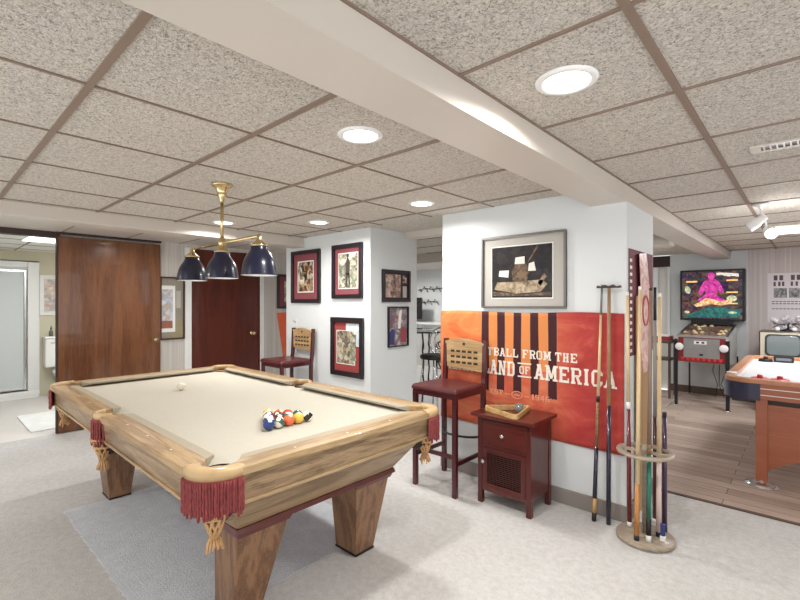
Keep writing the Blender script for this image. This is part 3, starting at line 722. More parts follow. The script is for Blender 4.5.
# ------------------------------------------------------------ orange banner on the wall
def banner_mat():
    t = NT('banner_print'); t.set(.75, 0, .25)
    sep = t.new('ShaderNodeSeparateXYZ'); t.link(t.out, sep.inputs[0])
    n = t.noise(t.mapping((1, 1, 2.0), (0, .6, 0)), 3.2, 5, .65, .8)
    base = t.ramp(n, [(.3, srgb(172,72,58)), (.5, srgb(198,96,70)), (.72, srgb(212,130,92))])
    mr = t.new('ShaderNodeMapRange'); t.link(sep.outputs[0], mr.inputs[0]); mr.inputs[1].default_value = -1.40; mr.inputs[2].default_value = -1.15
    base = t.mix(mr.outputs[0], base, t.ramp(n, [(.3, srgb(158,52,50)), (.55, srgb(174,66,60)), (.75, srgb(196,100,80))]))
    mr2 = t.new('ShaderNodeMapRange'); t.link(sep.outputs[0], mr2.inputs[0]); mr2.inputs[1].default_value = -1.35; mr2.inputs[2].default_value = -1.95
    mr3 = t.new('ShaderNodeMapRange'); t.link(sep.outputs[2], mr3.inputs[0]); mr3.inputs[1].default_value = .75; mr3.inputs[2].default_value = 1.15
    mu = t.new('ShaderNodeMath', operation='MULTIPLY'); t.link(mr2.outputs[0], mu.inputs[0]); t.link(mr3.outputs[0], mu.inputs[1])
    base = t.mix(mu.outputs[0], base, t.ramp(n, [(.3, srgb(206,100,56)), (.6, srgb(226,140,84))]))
    # striped block: x in [-1.906,-1.296], z > .70
    def cmp_(sock, op, val):
        q = t.new('ShaderNodeMath', operation=op); t.link(sock, q.inputs[0]); q.inputs[1].default_value = val; return q.outputs[0]
    def mul(a, b):
        q = t.new('ShaderNodeMath', operation='MULTIPLY'); t.link(a, q.inputs[0]); t.link(b, q.inputs[1]); return q.outputs[0]
    x = sep.outputs[0]; z = sep.outputs[2]
    jag = t.noise(t.out, 30, 2); ja = t.new('ShaderNodeMath', operation='MULTIPLY_ADD'); t.link(jag, ja.inputs[0]); ja.inputs[1].default_value = .08; t.link(z, ja.inputs[2])
    inb = mul(mul(cmp_(x, 'GREATER_THAN', -1.908), cmp_(x, 'LESS_THAN', -1.296)), cmp_(ja.outputs[0], 'GREATER_THAN', .76))
    ad = cmp_(x, 'ADD', 1.908); md = cmp_(ad, 'MODULO', .1365); dk = mul(inb, cmp_(md, 'LESS_THAN', .064))
    base = t.mix(mul(inb, cmp_(z, 'GREATER_THAN', .9)), base, srgb(212,134,78))
    base = t.mix(dk, base, srgb(66,34,38))
    t.col(base); t.bump(t.noise(t.out, 6, 3, .5, .5), .25, .02); return t.m
bx0, bx1, bz0, bz1 = -2.318, -.862, .425, 1.325
def wave(x, z):   # depth in front of the wall
    return 3.05-.014-.004*math.sin(x*7+z*3)-.003*math.sin(x*17-z*9)
def zmod(x, z):   # top edge sags a touch between its pins
    f = (z-bz0)/(bz1-bz0); return z+f*.006*math.sin((x-bx0)/(bx1-bx0)*PI*3)
bn = thing('wall_banner', 'orange banner with white slab lettering hung on the white wall', 'banner', (0, 0, 0))
m = MB(); nx, nz = 60, 30; vs = {}
for s_, dy in ((0, 0), (1, .0025)):
    for i in range(nx+1):
        for j in range(nz+1):
            x = bx0+(bx1-bx0)*i/nx; z = bz0+(bz1-bz0)*j/nz; vs[s_, i, j] = m.bm.verts.new((x, wave(x, z)+dy, zmod(x, z)))
for i in range(nx):
    for j in range(nz):
        m.face([vs[0,i,j], vs[0,i+1,j], vs[0,i+1,j+1], vs[0,i,j+1]], True); m.face([vs[1,i,j], vs[1,i,j+1], vs[1,i+1,j+1], vs[1,i+1,j]], True)
for i in range(nx):
    for j in (0, nz): m.face([vs[0,i,j], vs[0,i+1,j], vs[1,i+1,j], vs[1,i,j]])
for j in range(nz):
    for i in (0, nx): m.face([vs[0,i,j], vs[0,i,j+1], vs[1,i,j+1], vs[1,i,j]])
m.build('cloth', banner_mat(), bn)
def banner_text(polys, name, mt):
    if polys and isinstance(polys[0][0], list):
        for L_ in polys: banner_text(L_, name, mt)
        return
    m = MB()
    for P in polys:
        # fine strips so the print follows the cloth
        vv = [m.bm.verts.new((x, wave(x, z)-.0016, z)) for x, z in P]; m.face(vv)
        vb = [m.bm.verts.new((x, wave(x, z)-.0004, z)) for x, z in P]; n = len(P)
        for i in range(n): m.face([vv[i], vb[i], vb[(i+1)%n], vv[(i+1)%n]])
    return m.build(name, mt, bn, weld=False)
cream = plain('banner_white_print', srgb(226,216,204), .8, var=.12, scale=40)
_ = lambda k: lambda f: -k*(1-(2*f-1)**2)
banner_text(text_polys('FOOTBALL FROM THE', -2.02, -1.155, .985, 1.048, .17), 'letter', cream)
banner_text(text_polys('HEARTLAND', -2.272, -1.622, .842, .952, .12), 'letter', cream)
banner_text(text_polys('AMERICA', -1.468, -.905, .842, .952, .12), 'letter', cream)
banner_text(text_polys('OF', -1.585, -1.505, .868, .925, .14), 'letter', cream); banner_text([[R_(-1.598, -1.492, .940, .950)], [R_(-1.598, -1.492, .843, .853)]], 'rule', cream)
faint = plain('banner_faded_print', srgb(222,150,120), .8, var=.1)
banner_text(text_polys('EST', -1.83, -1.72, .69, .728, .16) + text_polys('1946', -1.49, -1.35, .69, .728, .16), 'letter', faint)
# small round football emblem in the middle of the date line
em = []
for k in range(24):
    a0, a1 = 2*PI*k/24, 2*PI*(k+1)/24
    em.append([(-1.605+.045*math.cos(a0), .705+.030*math.sin(a0)), (-1.605+.045*math.cos(a1), .705+.030*math.sin(a1)), (-1.605+.037*math.cos(a1), .705+.023*math.sin(a1)), (-1.605+.037*math.cos(a0), .705+.023*math.sin(a0))])
em += [R_(-1.63, -1.58, .702, .708)] + [R_(-1.624+.011*k, -1.621+.011*k, .696, .714) for k in range(4)] + [R_(-1.70, -1.66, .70, .706), R_(-1.55, -1.51, .70, .706)]
banner_text(em, 'emblem', faint)

# ------------------------------------------------------------ framed pictures
def framed(name, label, plane, at, u0, u1, z0, z1, fw, fm, mats, art, depth=.025, group=None, glaze=True):
    """plane 'y': hangs on a wall facing -Y at y=at, u is x;  'x': on a wall facing +X at x=at, u is y.
    mats: list of (inset, material) boards, art: list of (u0,u1,z0,z1 fractions or polygon, material, raise)"""
    sg = -1 if plane == 'y' else 1
    cu, cz = (u0+u1)/2, (z0+z1)/2; a, b = (u1-u0)/2, (z1-z0)/2
    loc = (cu, at+sg*.001, cz) if plane == 'y' else (at+sg*.001, cu, cz)
    t = thing(name, label, 'picture', loc, 0, group)
    def add(part, m_, polys, d0, d1, bev=0):
        m = MB()
        for P in polys: m.prism(P, min(sg*d0, sg*d1), max(sg*d0, sg*d1), plane)
        return m.build(part, m_, t, bev)
    add('frame', fm, [R_(-a, a, b-fw, b), R_(-a, a, -b, -b+fw), R_(-a, -a+fw, -b+fw, b-fw), R_(a-fw, a, -b+fw, b-fw)], 0, depth, .002)
    d = .004
    for i, (ins, mt) in enumerate(mats):
        add('mat_board', mt, [R_(-a+ins, a-ins, -b+ins, b-ins)] if not isinstance(ins, tuple) else [R_(-a+ins[0], a-ins[0], -b+ins[1], b-ins[1])], .0 if i == 0 else d-.001, d+.001); d += .0025
    for i, (P, mt) in enumerate(art):
        if isinstance(P, tuple): P = [R_(-a+2*a*P[0], -a+2*a*P[1], -b+2*b*P[2], -b+2*b*P[3])]
        else: P = [[(-a+2*a*x, -b+2*b*z) for x, z in q] for q in P]
        split(add('print', mt, P, d-.001, d+.0008)); d += .0012
    return t
k1 = blotch('crowd_photo_print', [srgb(14,12,14), srgb(24,20,22), srgb(60,44,38), srgb(20,18,22), srgb(196,168,122), srgb(236,230,214), srgb(130,60,48)], 6.5, seed=1)
k2 = blotch('green_action_print', [srgb(56,58,50), srgb(140,134,112), srgb(214,206,186), srgb(120,120,100), srgb(86,110,84), srgb(232,226,212)], 5, seed=2)
k3 = blotch('team_photo_print', [srgb(28,30,38), srgb(110,100,84), srgb(206,190,160), srgb(60,64,60), srgb(150,130,104), srgb(230,224,214)], 7, seed=3)
k4 = blotch('collage_print', [srgb(60,36,36), srgb(128,92,84), srgb(186,160,140), srgb(90,60,66), srgb(214,200,190)], 8, seed=4)
k5 = blotch('grey_player_print', [srgb(70,66,74), srgb(120,116,120), srgb(150,90,88), srgb(160,158,160), srgb(52,56,96), srgb(220,218,218)], 7, seed=5)
sky = blotch('pale_sky_print', [srgb(190,204,212), srgb(214,222,226), srgb(232,234,232)], 8, seed=6)
lb = blotch('coast_landscape_print', [srgb(150,170,190), srgb(190,204,214), srgb(176,150,136), srgb(220,226,230)], 7, seed=7)
YW = 3.05
framed('framed_photo', 'dark-framed photo with rose mat, leftmost high on the white column', 'y', YW, -4.545, -3.995, 1.388, 1.995, .042, M['frame_dark'], [(.03, M['mat_rose'])], [((.21, .77, .20, .80), M['paper']), ((.23, .75, .22, .78), k1)], group='photos on the white column')
framed('framed_photo', 'dark-framed pale action photo with rose mat, high at the column corner', 'y', YW, -3.78, -3.305, 1.435, 2.005, .042, M['frame_dark'], [(.03, M['mat_rose'])], [((.20, .86, .18, .84), M['paper']), ((.215, .845, .195, .825), k2), ([[(.45,.45),(.58,.42),(.60,.66),(.52,.78),(.46,.66)], [(.5,.76),(.56,.76),(.56,.82),(.5,.82)], [(.44,.22),(.50,.22),(.54,.46),(.47,.46)], [(.56,.26),(.61,.22),(.58,.46),(.53,.46)]], plain('dark_figure', srgb(62,56,50), .6))], group='photos on the white column')
framed('framed_photo', 'black-framed team photo with red mat, low on the column beneath another photo', 'y', YW, -3.80, -3.292, .625, 1.238, .05, M['frame_dark'], [(.04, M['mat_red'])], [((.47, .88, .52, .90), sky), ((.17, .75, .20, .78), M['paper']), ((.19, .73, .215, .77), k3), ((.60, .78, .28, .72), k2)], group='photos on the white column')
framed('framed_photo', 'dark-framed photo collage, upper one on the shaded side of the column', 'x', -3.2, 3.205, 3.628, 1.40, 1.735, .03, M['frame_dark'], [(.02, plain('plum_mat', srgb(60,40,50), .8))], [((.13, .66, .14, .86), k4), ((.74, .88, .60, .86), k1), ((.74, .88, .14, .50), M['mat_grey'])], group='photos on the white column')
framed('framed_photo', 'thin black-framed grey sports photo, lower one on the shaded side of the column', 'x', -3.2, 3.29, 3.60, .93, 1.352, .012, M['black'], [(.01, k5)], [([[(.50,.45),(.62,.45),(.66,.70),(.70,.92),(.58,.90),(.54,.78)]], M['paper']), ([[(.05,.06),(.30,.06),(.34,.40),(.2,.46),(.1,.38)]], plain('blue_jersey_print', srgb(56,58,110), .6)), ([[(.62,.10),(.9,.10),(.92,.40),(.74,.5),(.62,.4)]], plain('red_jersey_print', srgb(150,66,66), .6))], group='photos on the white column')
framed('framed_photo', 'dark-framed photo half hidden behind the column, above the orange pennant', 'x', XL, 3.68, 4.1, 1.30, 1.82, .035, M['frame_dark'], [(.03, M['mat_rose'])], [((.3, .8, .2, .8), k2)])
# still life over the banner
dkp = blotch('dark_still_life_ground', [srgb(16,14,18), srgb(30,26,30), srgb(52,46,44), srgb(22,20,26)], 7, seed=8)
tanp = blotch('tan_print_shape', [srgb(90,74,56), srgb(150,130,104), srgb(186,170,144), srgb(120,100,78)], 12, seed=31); whp = plain('white_print_shape', srgb(218,212,204), .7, var=.05); brp = blotch('brown_print_shape', [srgb(50,42,36), srgb(110,88,68), srgb(80,64,50), srgb(140,116,90)], 14, seed=32)
framed('framed_print', 'wide grey-framed dark print above the orange banner', 'y', YW, -1.906, -1.233, 1.353, 1.903, .014, M['frame_silver'], [(.012, M['mat_grey'])],
 [((.12, .86, .13, .86), M['paper']), ((.13, .85, .145, .845), dkp),
  ([[(.16,.26),(.44,.20),(.72,.22),(.80,.32),(.74,.38),(.40,.36),(.20,.36)], [(.72,.30),(.79,.42),(.76,.46),(.69,.34)]], tanp),
  ([[(.40,.36),(.56,.36),(.60,.52),(.52,.66),(.44,.62),(.38,.50)], [(.57,.62),(.585,.62),(.70,.82),(.68,.83)], [(.15,.17),(.84,.17),(.84,.22),(.5,.19),(.15,.23)]], brp),
  ([[(.42,.60),(.54,.60),(.54,.70),(.43,.69)], [(.22,.44),(.34,.42),(.35,.52),(.23,.52)], [(.58,.50),(.67,.50),(.65,.62),(.59,.60)]], whp)])
# picture partly behind the sliding door: it rests on the wall beside the red door
framed('framed_print', 'brown-framed seascape with taupe mats between the two wooden doors', 'x', XL, 2.035, 2.33, .93, 1.715, .018, M['frame_brown'], [(.015, M['mat_taupe'])],
 [((.38, .93, .02, .30), plain('khaki_mat_strip', srgb(150,140,110), .9)), ((-.0+.07, .62, .12, .86), M['paper']), ((.07, .52, .18, .80), lb), ((.07, .5, .18, .30), plain('rust_shore', srgb(150,96,78), .8)), ((.66, .84, .50, .78), M['mat_grey'])])
# bathroom picture
framed('framed_print', 'white-framed floral print on the bathroom wall above the toilet', 'x', -8.4, 1.245, 1.76, 1.20, 1.80, .03, M['trimwhite'], [(.025, M['paper'])], [((.1, .9, .1, .9), blotch('floral_print', [srgb(150,170,186), srgb(206,204,196), srgb(196,150,130), srgb(224,220,212), srgb(130,140,160), srgb(214,200,190)], 7, seed=9))])
# orange pennant
m = MB(); m.prism([(3.68, 1.24), (4.15, 1.24), (4.15, .50), (3.80, .50)], XL+.001, XL+.006, 'x')
tag(m.build('wall_pennant', plain('orange_felt', srgb(222,104,66), .9, bump=.1)), 'plain orange pennant on the wall right of the red door', 'pennant')
# small hook plate on column
t = thing('wall_hook', 'tiny white hook plate on the column above the rear bar stool', 'hook', (-4.47, YW-.0005, 1.16))
B('plate', M['trimwhite'], t, (-.022, .022, -.006, 0, -.045, .045), .002); m = MB(); m.tube([(0, -.006, .01), (0, -.03, .0), (0, -.035, .025)], .005, 8); m.build('hook', M['brass'], t)

# ------------------------------------------------------------ cue and bridge leaning on the banner
def stick(name, label, cat, p0, p1, segs, group='billiard cues', extra=None, r0=.0145, r1=.0065):
    """p0 floor end, p1 top; segs: list of (from,to,part,material)"""
    t = thing(name, label, cat, p0, 0, group)
    d = Vector(p1)-Vector(p0)
    for f0, f1, part, mt in segs:
        ra = r0+(r1-r0)*f0; rb = r0+(r1-r0)*f1
        m = MB(); m.tube([d*f0, d*f1], [ra, rb], 12); m.build(part, mt, t)
    return t
maple = wood('maple_shaft', srgb(222,198,158), srgb(196,166,124), 'Z', 2, .3)
c_navy = plain('navy_butt', srgb(26,26,48), .25, coat=.5); c_red = plain('dark_red_butt', srgb(110,24,34), .25, coat=.5); c_tan = plain('tan_ring', srgb(186,146,96), .4)
c_amber = wood('amber_butt', srgb(196,136,76), srgb(150,92,48), 'Z', 2, .25, .4); c_teal = plain('teal_butt', srgb(22,104,86), .25, coat=.5); c_pink = plain('pale_pink_butt', srgb(222,196,190), .3, coat=.4); c_purple = plain('purple_butt', srgb(62,34,66), .3, coat=.4)
c_brown = blotch('wrapped_grip', [srgb(90,60,44), srgb(160,120,84), srgb(60,40,34)], 60, seed=11); white_r = plain('white_rubber', srgb(232,230,224), .5)
stick('pool_cue', 'tall pool cue with brown wrapped grip leaning on the banner, left of the bridge', 'pool cue', (-1.012, 2.935, .001), (-.992, 3.024, 1.512),
 [(0,.035,'bumper',M['black']), (.035,.095,'butt_ring',c_tan), (.095,.31,'butt',c_navy), (.31,.50,'grip',c_brown), (.50,.525,'joint',M['black']), (.525,.87,'shaft',maple), (.87,1,'tip_end',plain('grey_shaft', srgb(120,116,110), .4))])
br = stick('bridge_stick', 'bridge stick with flat dark head leaning on the banner beside the cue', 'bridge stick', (-.928, 2.950, .001), (-.938, 2.992, 1.49),
 [(0,.50,'butt',c_navy), (.50,1,'shaft',wood('dark_maple', srgb(176,140,106), srgb(140,104,76), 'Z', 2, .3))], r0=.015, r1=.010)
m = MB(); m.prism([(-.075, 1.488), (.075, 1.488), (.07, 1.505), (.045, 1.498), (.025, 1.510), (0, 1.499), (-.025, 1.510), (-.045, 1.498), (-.07, 1.505)], .030, .052, 'y'); [setattr(v_.co, 'x', v_.co.x-.010) for v_ in m.bm.verts]; m.build('bridge_head', M['dark_trim'], br)

# ------------------------------------------------------------ round floor cue rack
RX, RY = -.712, 2.915
rk = thing('cue_rack', 'round wooden floor cue rack at the end of the white wall', 'cue rack', (RX, RY, 0))
rw = wood('greyed_oak', srgb(170,156,138), srgb(134,120,102), 'X', 2, .4)
m = MB(); m.lathe([(.146, .002), (.156, .006), (.156, .022), (.150, .030), (1e-4, .030)], seg=40, cap=True); m.build('base', rw, rk)
m = MB(); prof = [(.118, .508), (.152, .508), (.155, .516), (.152, .524), (.118, .524)]
m.lathe(prof+[prof[0]], seg=40, cap=False); m.build('ring', rw, rk)
m = MB(); m.lathe([(.016, .030), (.016, .515), (.024, .52), (.014, .55), (1e-4, .56)], seg=16); m.box(-.115, .115, -.012, .012, .509, .523); m.build('center_post', rw, rk)
m = MB(); m.lathe([(.055, .0305), (.055, .033), (.03, .038), (.02, .038)], seg=20); m.build('collar', rw, rk)
def px2xy(px, d):  # direction in plan through an image column at a distance
    u = (px-400)/445; s_, c_ = math.sin(math.radians(42.57)), math.cos(math.radians(42.57)); return (-s_*d+c_*u*d, c_*d+s_*u*d)
cues = [
 (629.5, 2.72, 'pool cue with dark red butt and white foot at the left of the round rack', [(0,.02,'bumper',white_r),(.02,.50,'butt',c_red),(.50,.53,'joint',white_r),(.53,.985,'shaft',maple),(.985,1,'tip',M['paper'])], 1.43, (-.012, .0)),
 (636.5, 2.56, 'pale maple pool cue with amber butt at the front of the round rack', [(0,.02,'bumper',M['black']),(.02,.22,'butt',c_amber),(.22,.985,'shaft',maple),(.985,1,'tip',M['paper'])], 1.46, (.006, .05)),
 (648.5, 2.545, 'pool cue with teal green butt and white foot in the middle of the rack', [(0,.025,'bumper',white_r),(.025,.09,'butt_cap',M['black']),(.09,.34,'butt',c_teal),(.34,.38,'joint',c_brown),(.38,.99,'shaft',plain('grey_brown_shaft', srgb(128,108,92), .4)),(.99,1,'tip',M['black'])], 1.45, (.0, .05)),
 (658.5, 2.60, 'pool cue with pale pink butt and maple shaft at the right of the rack', [(0,.02,'bumper',M['black']),(.02,.30,'butt',c_pink),(.30,.985,'shaft',maple),(.985,1,'tip',white_r)], 1.42, (.0, .03)),
 (664.5, 2.66, 'short dark purple two-piece cue butt standing at the right edge of the rack', [(0,.03,'bumper',M['black']),(.03,.96,'butt',c_purple),(.96,1,'joint',M['black'])], .71, (.0, .0)),
 (655.0, 2.76, 'thin black-shafted cue at the back of the round rack', [(0,.02,'bumper',white_r),(.02,.45,'butt',M['burgundy']),(.45,.86,'shaft',plain('grey_cue_shaft', srgb(140,134,124), .4)),(.86,1,'tip_end',M['black'])], 1.46, (.0, .0)),
]
for px, d, lab, segs, L, lean in cues:
    x, y = px2xy(px, d)
    stick('pool_cue', lab, 'pool cue', (x, y, .031), (x+lean[0], y+lean[1], .031+L), segs, r0=.0145 if L > 1 else .0155, r1=.0085 if L > 1 else .012)
x, y = px2xy(655.5, 2.565)
t = thing('cue_brush', 'small blue and white brush standing on the cue rack base', 'brush', (x+.035, y+.01, .031))
B('handle', plain('blue_plastic', srgb(40,52,110), .4), t, (-.012, .012, -.008, .008, .03, .10), .004); B('bristles', white_r, t, (-.014, .014, -.010, .010, 0, .0295), .002)
# hanging chalk holder on cue (metal clip)
x, y = px2xy(652.5, 2.60)
# tall board standing against the end of the wall, behind the rack
t = thing('painted_board', 'tall tan wooden board with white and pink painted strip behind the cue rack', 'board', (-.842, 3.375, .0))
B('board', wood('tan_board', srgb(186,152,112), srgb(150,116,82), 'Z', 1, .4), t, (.0, .014, -.165, .165, .002, 1.44), .004)
wp = plain('white_board_paint', srgb(226,214,208), .6); pp = blotch('pink_board_paint', [srgb(226,214,206), srgb(216,150,142), srgb(226,212,204), srgb(170,84,84)], 9, seed=12)
m = MB(); m.prism([(-.13, 1.72), (.04, 1.738), (.085, 1.60), (.14, 1.44), (.14, 1.22), (.11, 1.02), (.05, .92), (-.03, .92), (-.09, 1.05), (-.09, 1.2), (-.11, 1.35), (-.10, 1.5)], .0145, .0175, 'x'); m.build('painted_strip', pp, t)
m = MB(); m.tube([(.019, .01+.075*math.cos(a), 1.34+.10*math.sin(a)) for a in [2*PI*k/20 for k in range(20)]], .006, 6, True); m.build('painted_ring', plain('red_paint', srgb(170,74,74), .6), t)
# maroon poster above
t = thing('wall_poster', 'maroon poster with pale ribbon pattern on the end of the white wall', 'poster', (-.85, 3.375, 0))
B('sheet', plain('maroon_paper', srgb(96,28,42), .7), t, (.001, .004, -.29, .30, 1.05, 1.745))
m = MB()
for k in range(14): z = 1.66-.045*k; m.prism([( -.27, z), (-.225, z), (-.225, z+.02), (-.27, z+.02)], .004, .0052, 'x')
split(m.build('checker_mark', wp, t))

# ------------------------------------------------------------ air hockey table
ah = thing('air_hockey_table', 'brown air hockey table with white playfield on the plank floor', 'air hockey table', (0, 0, 0))
hx0, hx1, hy0, hy1 = -.51, .60, 4.335, 6.35
def rr(x0, x1, y0, y1, r, n=8):
    out = []
    for cx, cy, a0 in ((x1-r, y0+r, -90), (x1-r, y1-r, 0), (x0+r, y1-r, 90), (x0+r, y0+r, 180)):
        for i in range(n+1): a = math.radians(a0+90*i/n); out.append((cx+r*math.cos(a), cy+r*math.sin(a)))
    return out
hbrown = wood('hockey_cabinet_wood', srgb(170,100,70), srgb(146,80,56), 'X', 1, .35, .2, 12, .3)
def ringwall(m, outl, inl, z0, z1):
    n = len(outl); V = [[m.bm.verts.new((*p, z)) for p in L_] for L_, z in ((outl, z0), (outl, z1), (inl, z1), (inl, z0))]
    for q in range(4):
        for k in range(n): m.face([V[q][k], V[q][(k+1)%n], V[(q+1)%4][(k+1)%n], V[(q+1)%4][k]])
m = MB(); ringwall(m, rr(hx0, hx1, hy0, hy1, .17), rr(hx0+.07, hx1-.07, hy0+.07, hy1-.07, .11), .775, .81); m.build('rail', wood('hockey_rail_wood', srgb(196,140,104), srgb(164,104,74), 'Y', 1, .3, .3, 12, .3), ah, .006)
m = MB(); m.prism(rr(hx0+.06, hx1-.06, hy0+.06, hy1-.06, .11), .755, .775); m.build('playfield', plain('white_playfield', srgb(236,238,240), .25, coat=.3, var=.01), ah)
m = MB(); ringwall(m, rr(hx0+.01, hx1-.01, hy0+.01, hy1-.01, .16), rr(hx0+.05, hx1-.05, hy0+.05, hy1-.05, .12), .66, .775); ap = m.build('apron', hbrown, ah)
m = MB(); ringwall(m, rr(hx0+.008, hx1-.008, hy0+.008, hy1-.008, .162), rr(hx0+.012, hx1-.012, hy0+.012, hy1-.012, .158), .738, .744); ringwall(m, rr(hx0+.008, hx1-.008, hy0+.008, hy1-.008, .162), rr(hx0+.012, hx1-.012, hy0+.012, hy1-.012, .158), .690, .696); m.build('stripe', M['paper'], ap)
# dark blue corner wraps
for (sx, sy) in ((0, 0), (1, 0), (0, 1), (1, 1)):
    m = MB(); cxx = hx0+.17 if not sx else hx1-.17; cyy = hy0+.17 if not sy else hy1-.17
    a0 = {(0,0):180, (1,0):270, (1,1):0, (0,1):90}[(sx,sy)]
    pts = [(cxx+.171*math.cos(math.radians(a0+90*i/10)), cyy+.171*math.sin(math.radians(a0+90*i/10))) for i in range(11)]
    ip = [(cxx+.155*math.cos(math.radians(a0+90*i/10)), cyy+.155*math.sin(math.radians(a0+90*i/10))) for i in range(11)][::-1]
    dx = (.09 if sx == 0 else -.09); first, last = pts[0], pts[-1]
    m.prism(pts+ip, .650, .774)
    # flat run along the front or back side
    yy = hy0-.001 if sy == 0 else hy1-.015
    m.box(min(cxx, cxx+dx*.75), max(cxx, cxx+dx*.75), yy, yy+.016, .650, .774)
    m.build('corner_wrap', plain('dark_blue_laminate', srgb(30,28,60), .3, coat=.3), ah)
for sx in (0, 1):
    for sy in (0, 1):
        lx = hx0+.245 if not sx else hx1-.245; ly = hy0+.05 if not sy else hy1-.05
        lg = B('leg', hbrown, ah, (lx-.036, lx+.036, ly-.03, ly+.03, .03, .66), .004)
        m = MB(); m.lathe([(.105, .002), (.105, .008), (.07, .022), (.035, .034), (.03, .045)], (lx, ly, 0), 28); m.build('foot', M['chrome'], lg)
    # end panel with an arched lower edge
for ly in (hy0+.05, hy1-.05):
    xa, xb = hx0+.28, hx1-.28; m = MB(); N = 16
    pts = [(xa, .62), (xa, .12)] + [(xa+(xb-xa)*i/N, .12+.12*math.sin(PI*i/N)) for i in range(1, N)] + [(xb, .12), (xb, .62)]
    m.prism(pts, ly-.01, ly+.012, 'y'); m.build('end_panel', hbrown, ah)
B('stretcher', M['dark_trim'], ah, (hx0+.06, hx1-.06, hy0+.06, hy0+.09, .62, .66))  # dark strip painting the shadow gap below the apron
def mallet(x, y, label, mt):
    t = thing('mallet', label, 'mallet', (x, y, .7755), 0, 'air hockey mallets')
    m = MB(); m.lathe([(.056, 0), (.059, .006), (.059, .022), (.050, .028), (.036, .022)], seg=28); m.build('base', mt, t)
    m = MB(); m.lathe([(.020, .020), (.018, .034), (.020, .044), (.012, .050), (1e-4, .051)], seg=16); m.build('grip', mt, t)
    return t
redp = plain('red_plastic', srgb(190,50,62), .35)
mallet(-.285, 4.52, 'red air hockey mallet nearest the rounded corner of the table', redp); mallet(-.165, 4.535, 'red air hockey mallet, right one of the pair near the front rail', redp)
m = MB(); m.lathe([(.035, 0), (.037, .003), (.035, .006), (1e-4, .006)], (0, 0, 0), 24); o = m.build('puck', plain('white_puck', srgb(230,230,230), .3)); o.location = (-.475, 4.62, .8105); tag(o, 'small white puck on the left rail of the air hockey table', 'puck')
mallet(-.335, 6.05, 'black air hockey mallet at the far end of the table', M['black'])
t = thing('score_counter', 'black electronic score box at the far end of the air hockey table', 'score box', (-.20, 6.08, .7755))
B('case', M['black'], t, (-.07, .09, -.04, .04, 0, .06), .006); B('display', plain('grey_display', srgb(120,124,130), .2), t, (-.05, .07, -.042, -.0402, .018, .045))

# ------------------------------------------------------------ pinball machine
pb = thing('pinball_machine', 'pinball machine with lit colourful backglass against the far wall', 'pinball machine', (-1.045, 7.02, 0))
pbside = blotch('pinball_side_print', [srgb(206,206,202), srgb(180,180,176), srgb(220,220,216)], 6, seed=14)
m = MB(); m.prism([(0, .60), (0, .93), (.98, 1.06), (.98, .52), (.3, .56)], -.285, .285, 'x'); cbn = m.build('cabinet', pbside, pb, .004)
m = MB(); m.prism([(.0, .9315), (.0, .952), (.98, 1.082), (.98, 1.0615)], -.287, -.262, 'x'); m.prism([(.0, .9315), (.0, .952), (.98, 1.082), (.98, 1.0615)], .262, .287, 'x'); m.box(-.262, .262, -.003, .03, .9315, .956); m.build('side_rail', M['chrome'], pb)
pf = blotch('playfield_print', [srgb(120,32,38), srgb(90,30,34), srgb(206,190,160), srgb(96,40,44), srgb(60,50,60), srgb(140,90,80)], 9, seed=15)
m = MB(); m.prism([(.03, .940), (.03, .946), (.95, 1.068), (.95, 1.062)], -.26, .26, 'x'); pfo = m.build('playfield', pf, pb)
m = MB()
for q in range(16):
    yy = random.uniform(.12, .9); xx = random.uniform(-.22, .22); zz = .946+(.122/.92)*(yy-.03)
    m.lathe([(.024, zz), (.026, zz+.012), (.012, zz+.026), (1e-4, zz+.028)], (xx, yy, 0), 12)
split(m.build('bumper', plain('ivory_bumper', srgb(224,206,160), .3), pfo))
m = MB(); m.box(-.262, .262, -.006, -.0005, .60, .926); fp = m.build('front_panel', plain('red_pinball_front', srgb(128,30,34), .4, var=.25, scale=12), pb)
m = MB(); m.box(-.20, .20, -.012, -.0065, .66, .915); cd = m.build('coin_door', plain('brushed_steel', srgb(160,158,156), .35, .7), fp)
m = MB(); m.box(-.08, .06, -.014, -.0122, .84, .885); m.build('coin_plate', M['paper'], cd)
m = MB(); m.box(-.055, -.025, -.0155, -.0142, .852, .874); m.box(.005, .035, -.0155, -.0142, .852, .874); m.box(-.02, .02, -.0142, -.0122, .69, .715); split(m.build('coin_slot', M['black'], cd))
for sx in (-1, 1):
    m = MB(); m.lathe([(1e-4, -.036), (.046, -.036), (.050, -.0305)], (sx*.245, 0, .80), 24, 'y'); m.build('round_decal', M['paper'], fp)
m = MB()
for k in range(8): x = -.24+.06*k; m.prism([(x, .66), (x+.055, .66), (x+.028, .615)], -.0085, -.0065, 'y')
m.build('flame_print', plain('bright_red_print', srgb(214,50,54), .5), fp)
for sx in (-1, 1):
    for yy in (.0, .95):
        z1 = .90 if yy == 0 else .62
        m = MB(); m.prism([(sx*.287, yy-.02), (sx*.300, yy-.02), (sx*.300, yy+.045), (sx*.287, yy+.045)], .0, z1) if yy else m.prism([(sx*.264, yy-.03), (sx*.302, yy-.03), (sx*.302, yy+.035), (sx*.2885, yy+.035), (sx*.2885, yy-.014), (sx*.264, yy-.014)], .012, z1)
        lg = m.build('leg', M['black'], pb)
        m = MB(); m.lathe([(.032, .003), (.032, .010), (.012, .016)], (sx*.283, yy-.012, 0), 16); m.build('leveler', M['chrome'], lg)
m = MB(); m.box(-.25, .25, .80, .98, 1.07, 1.13); m.build('neck', M['black'], pb)
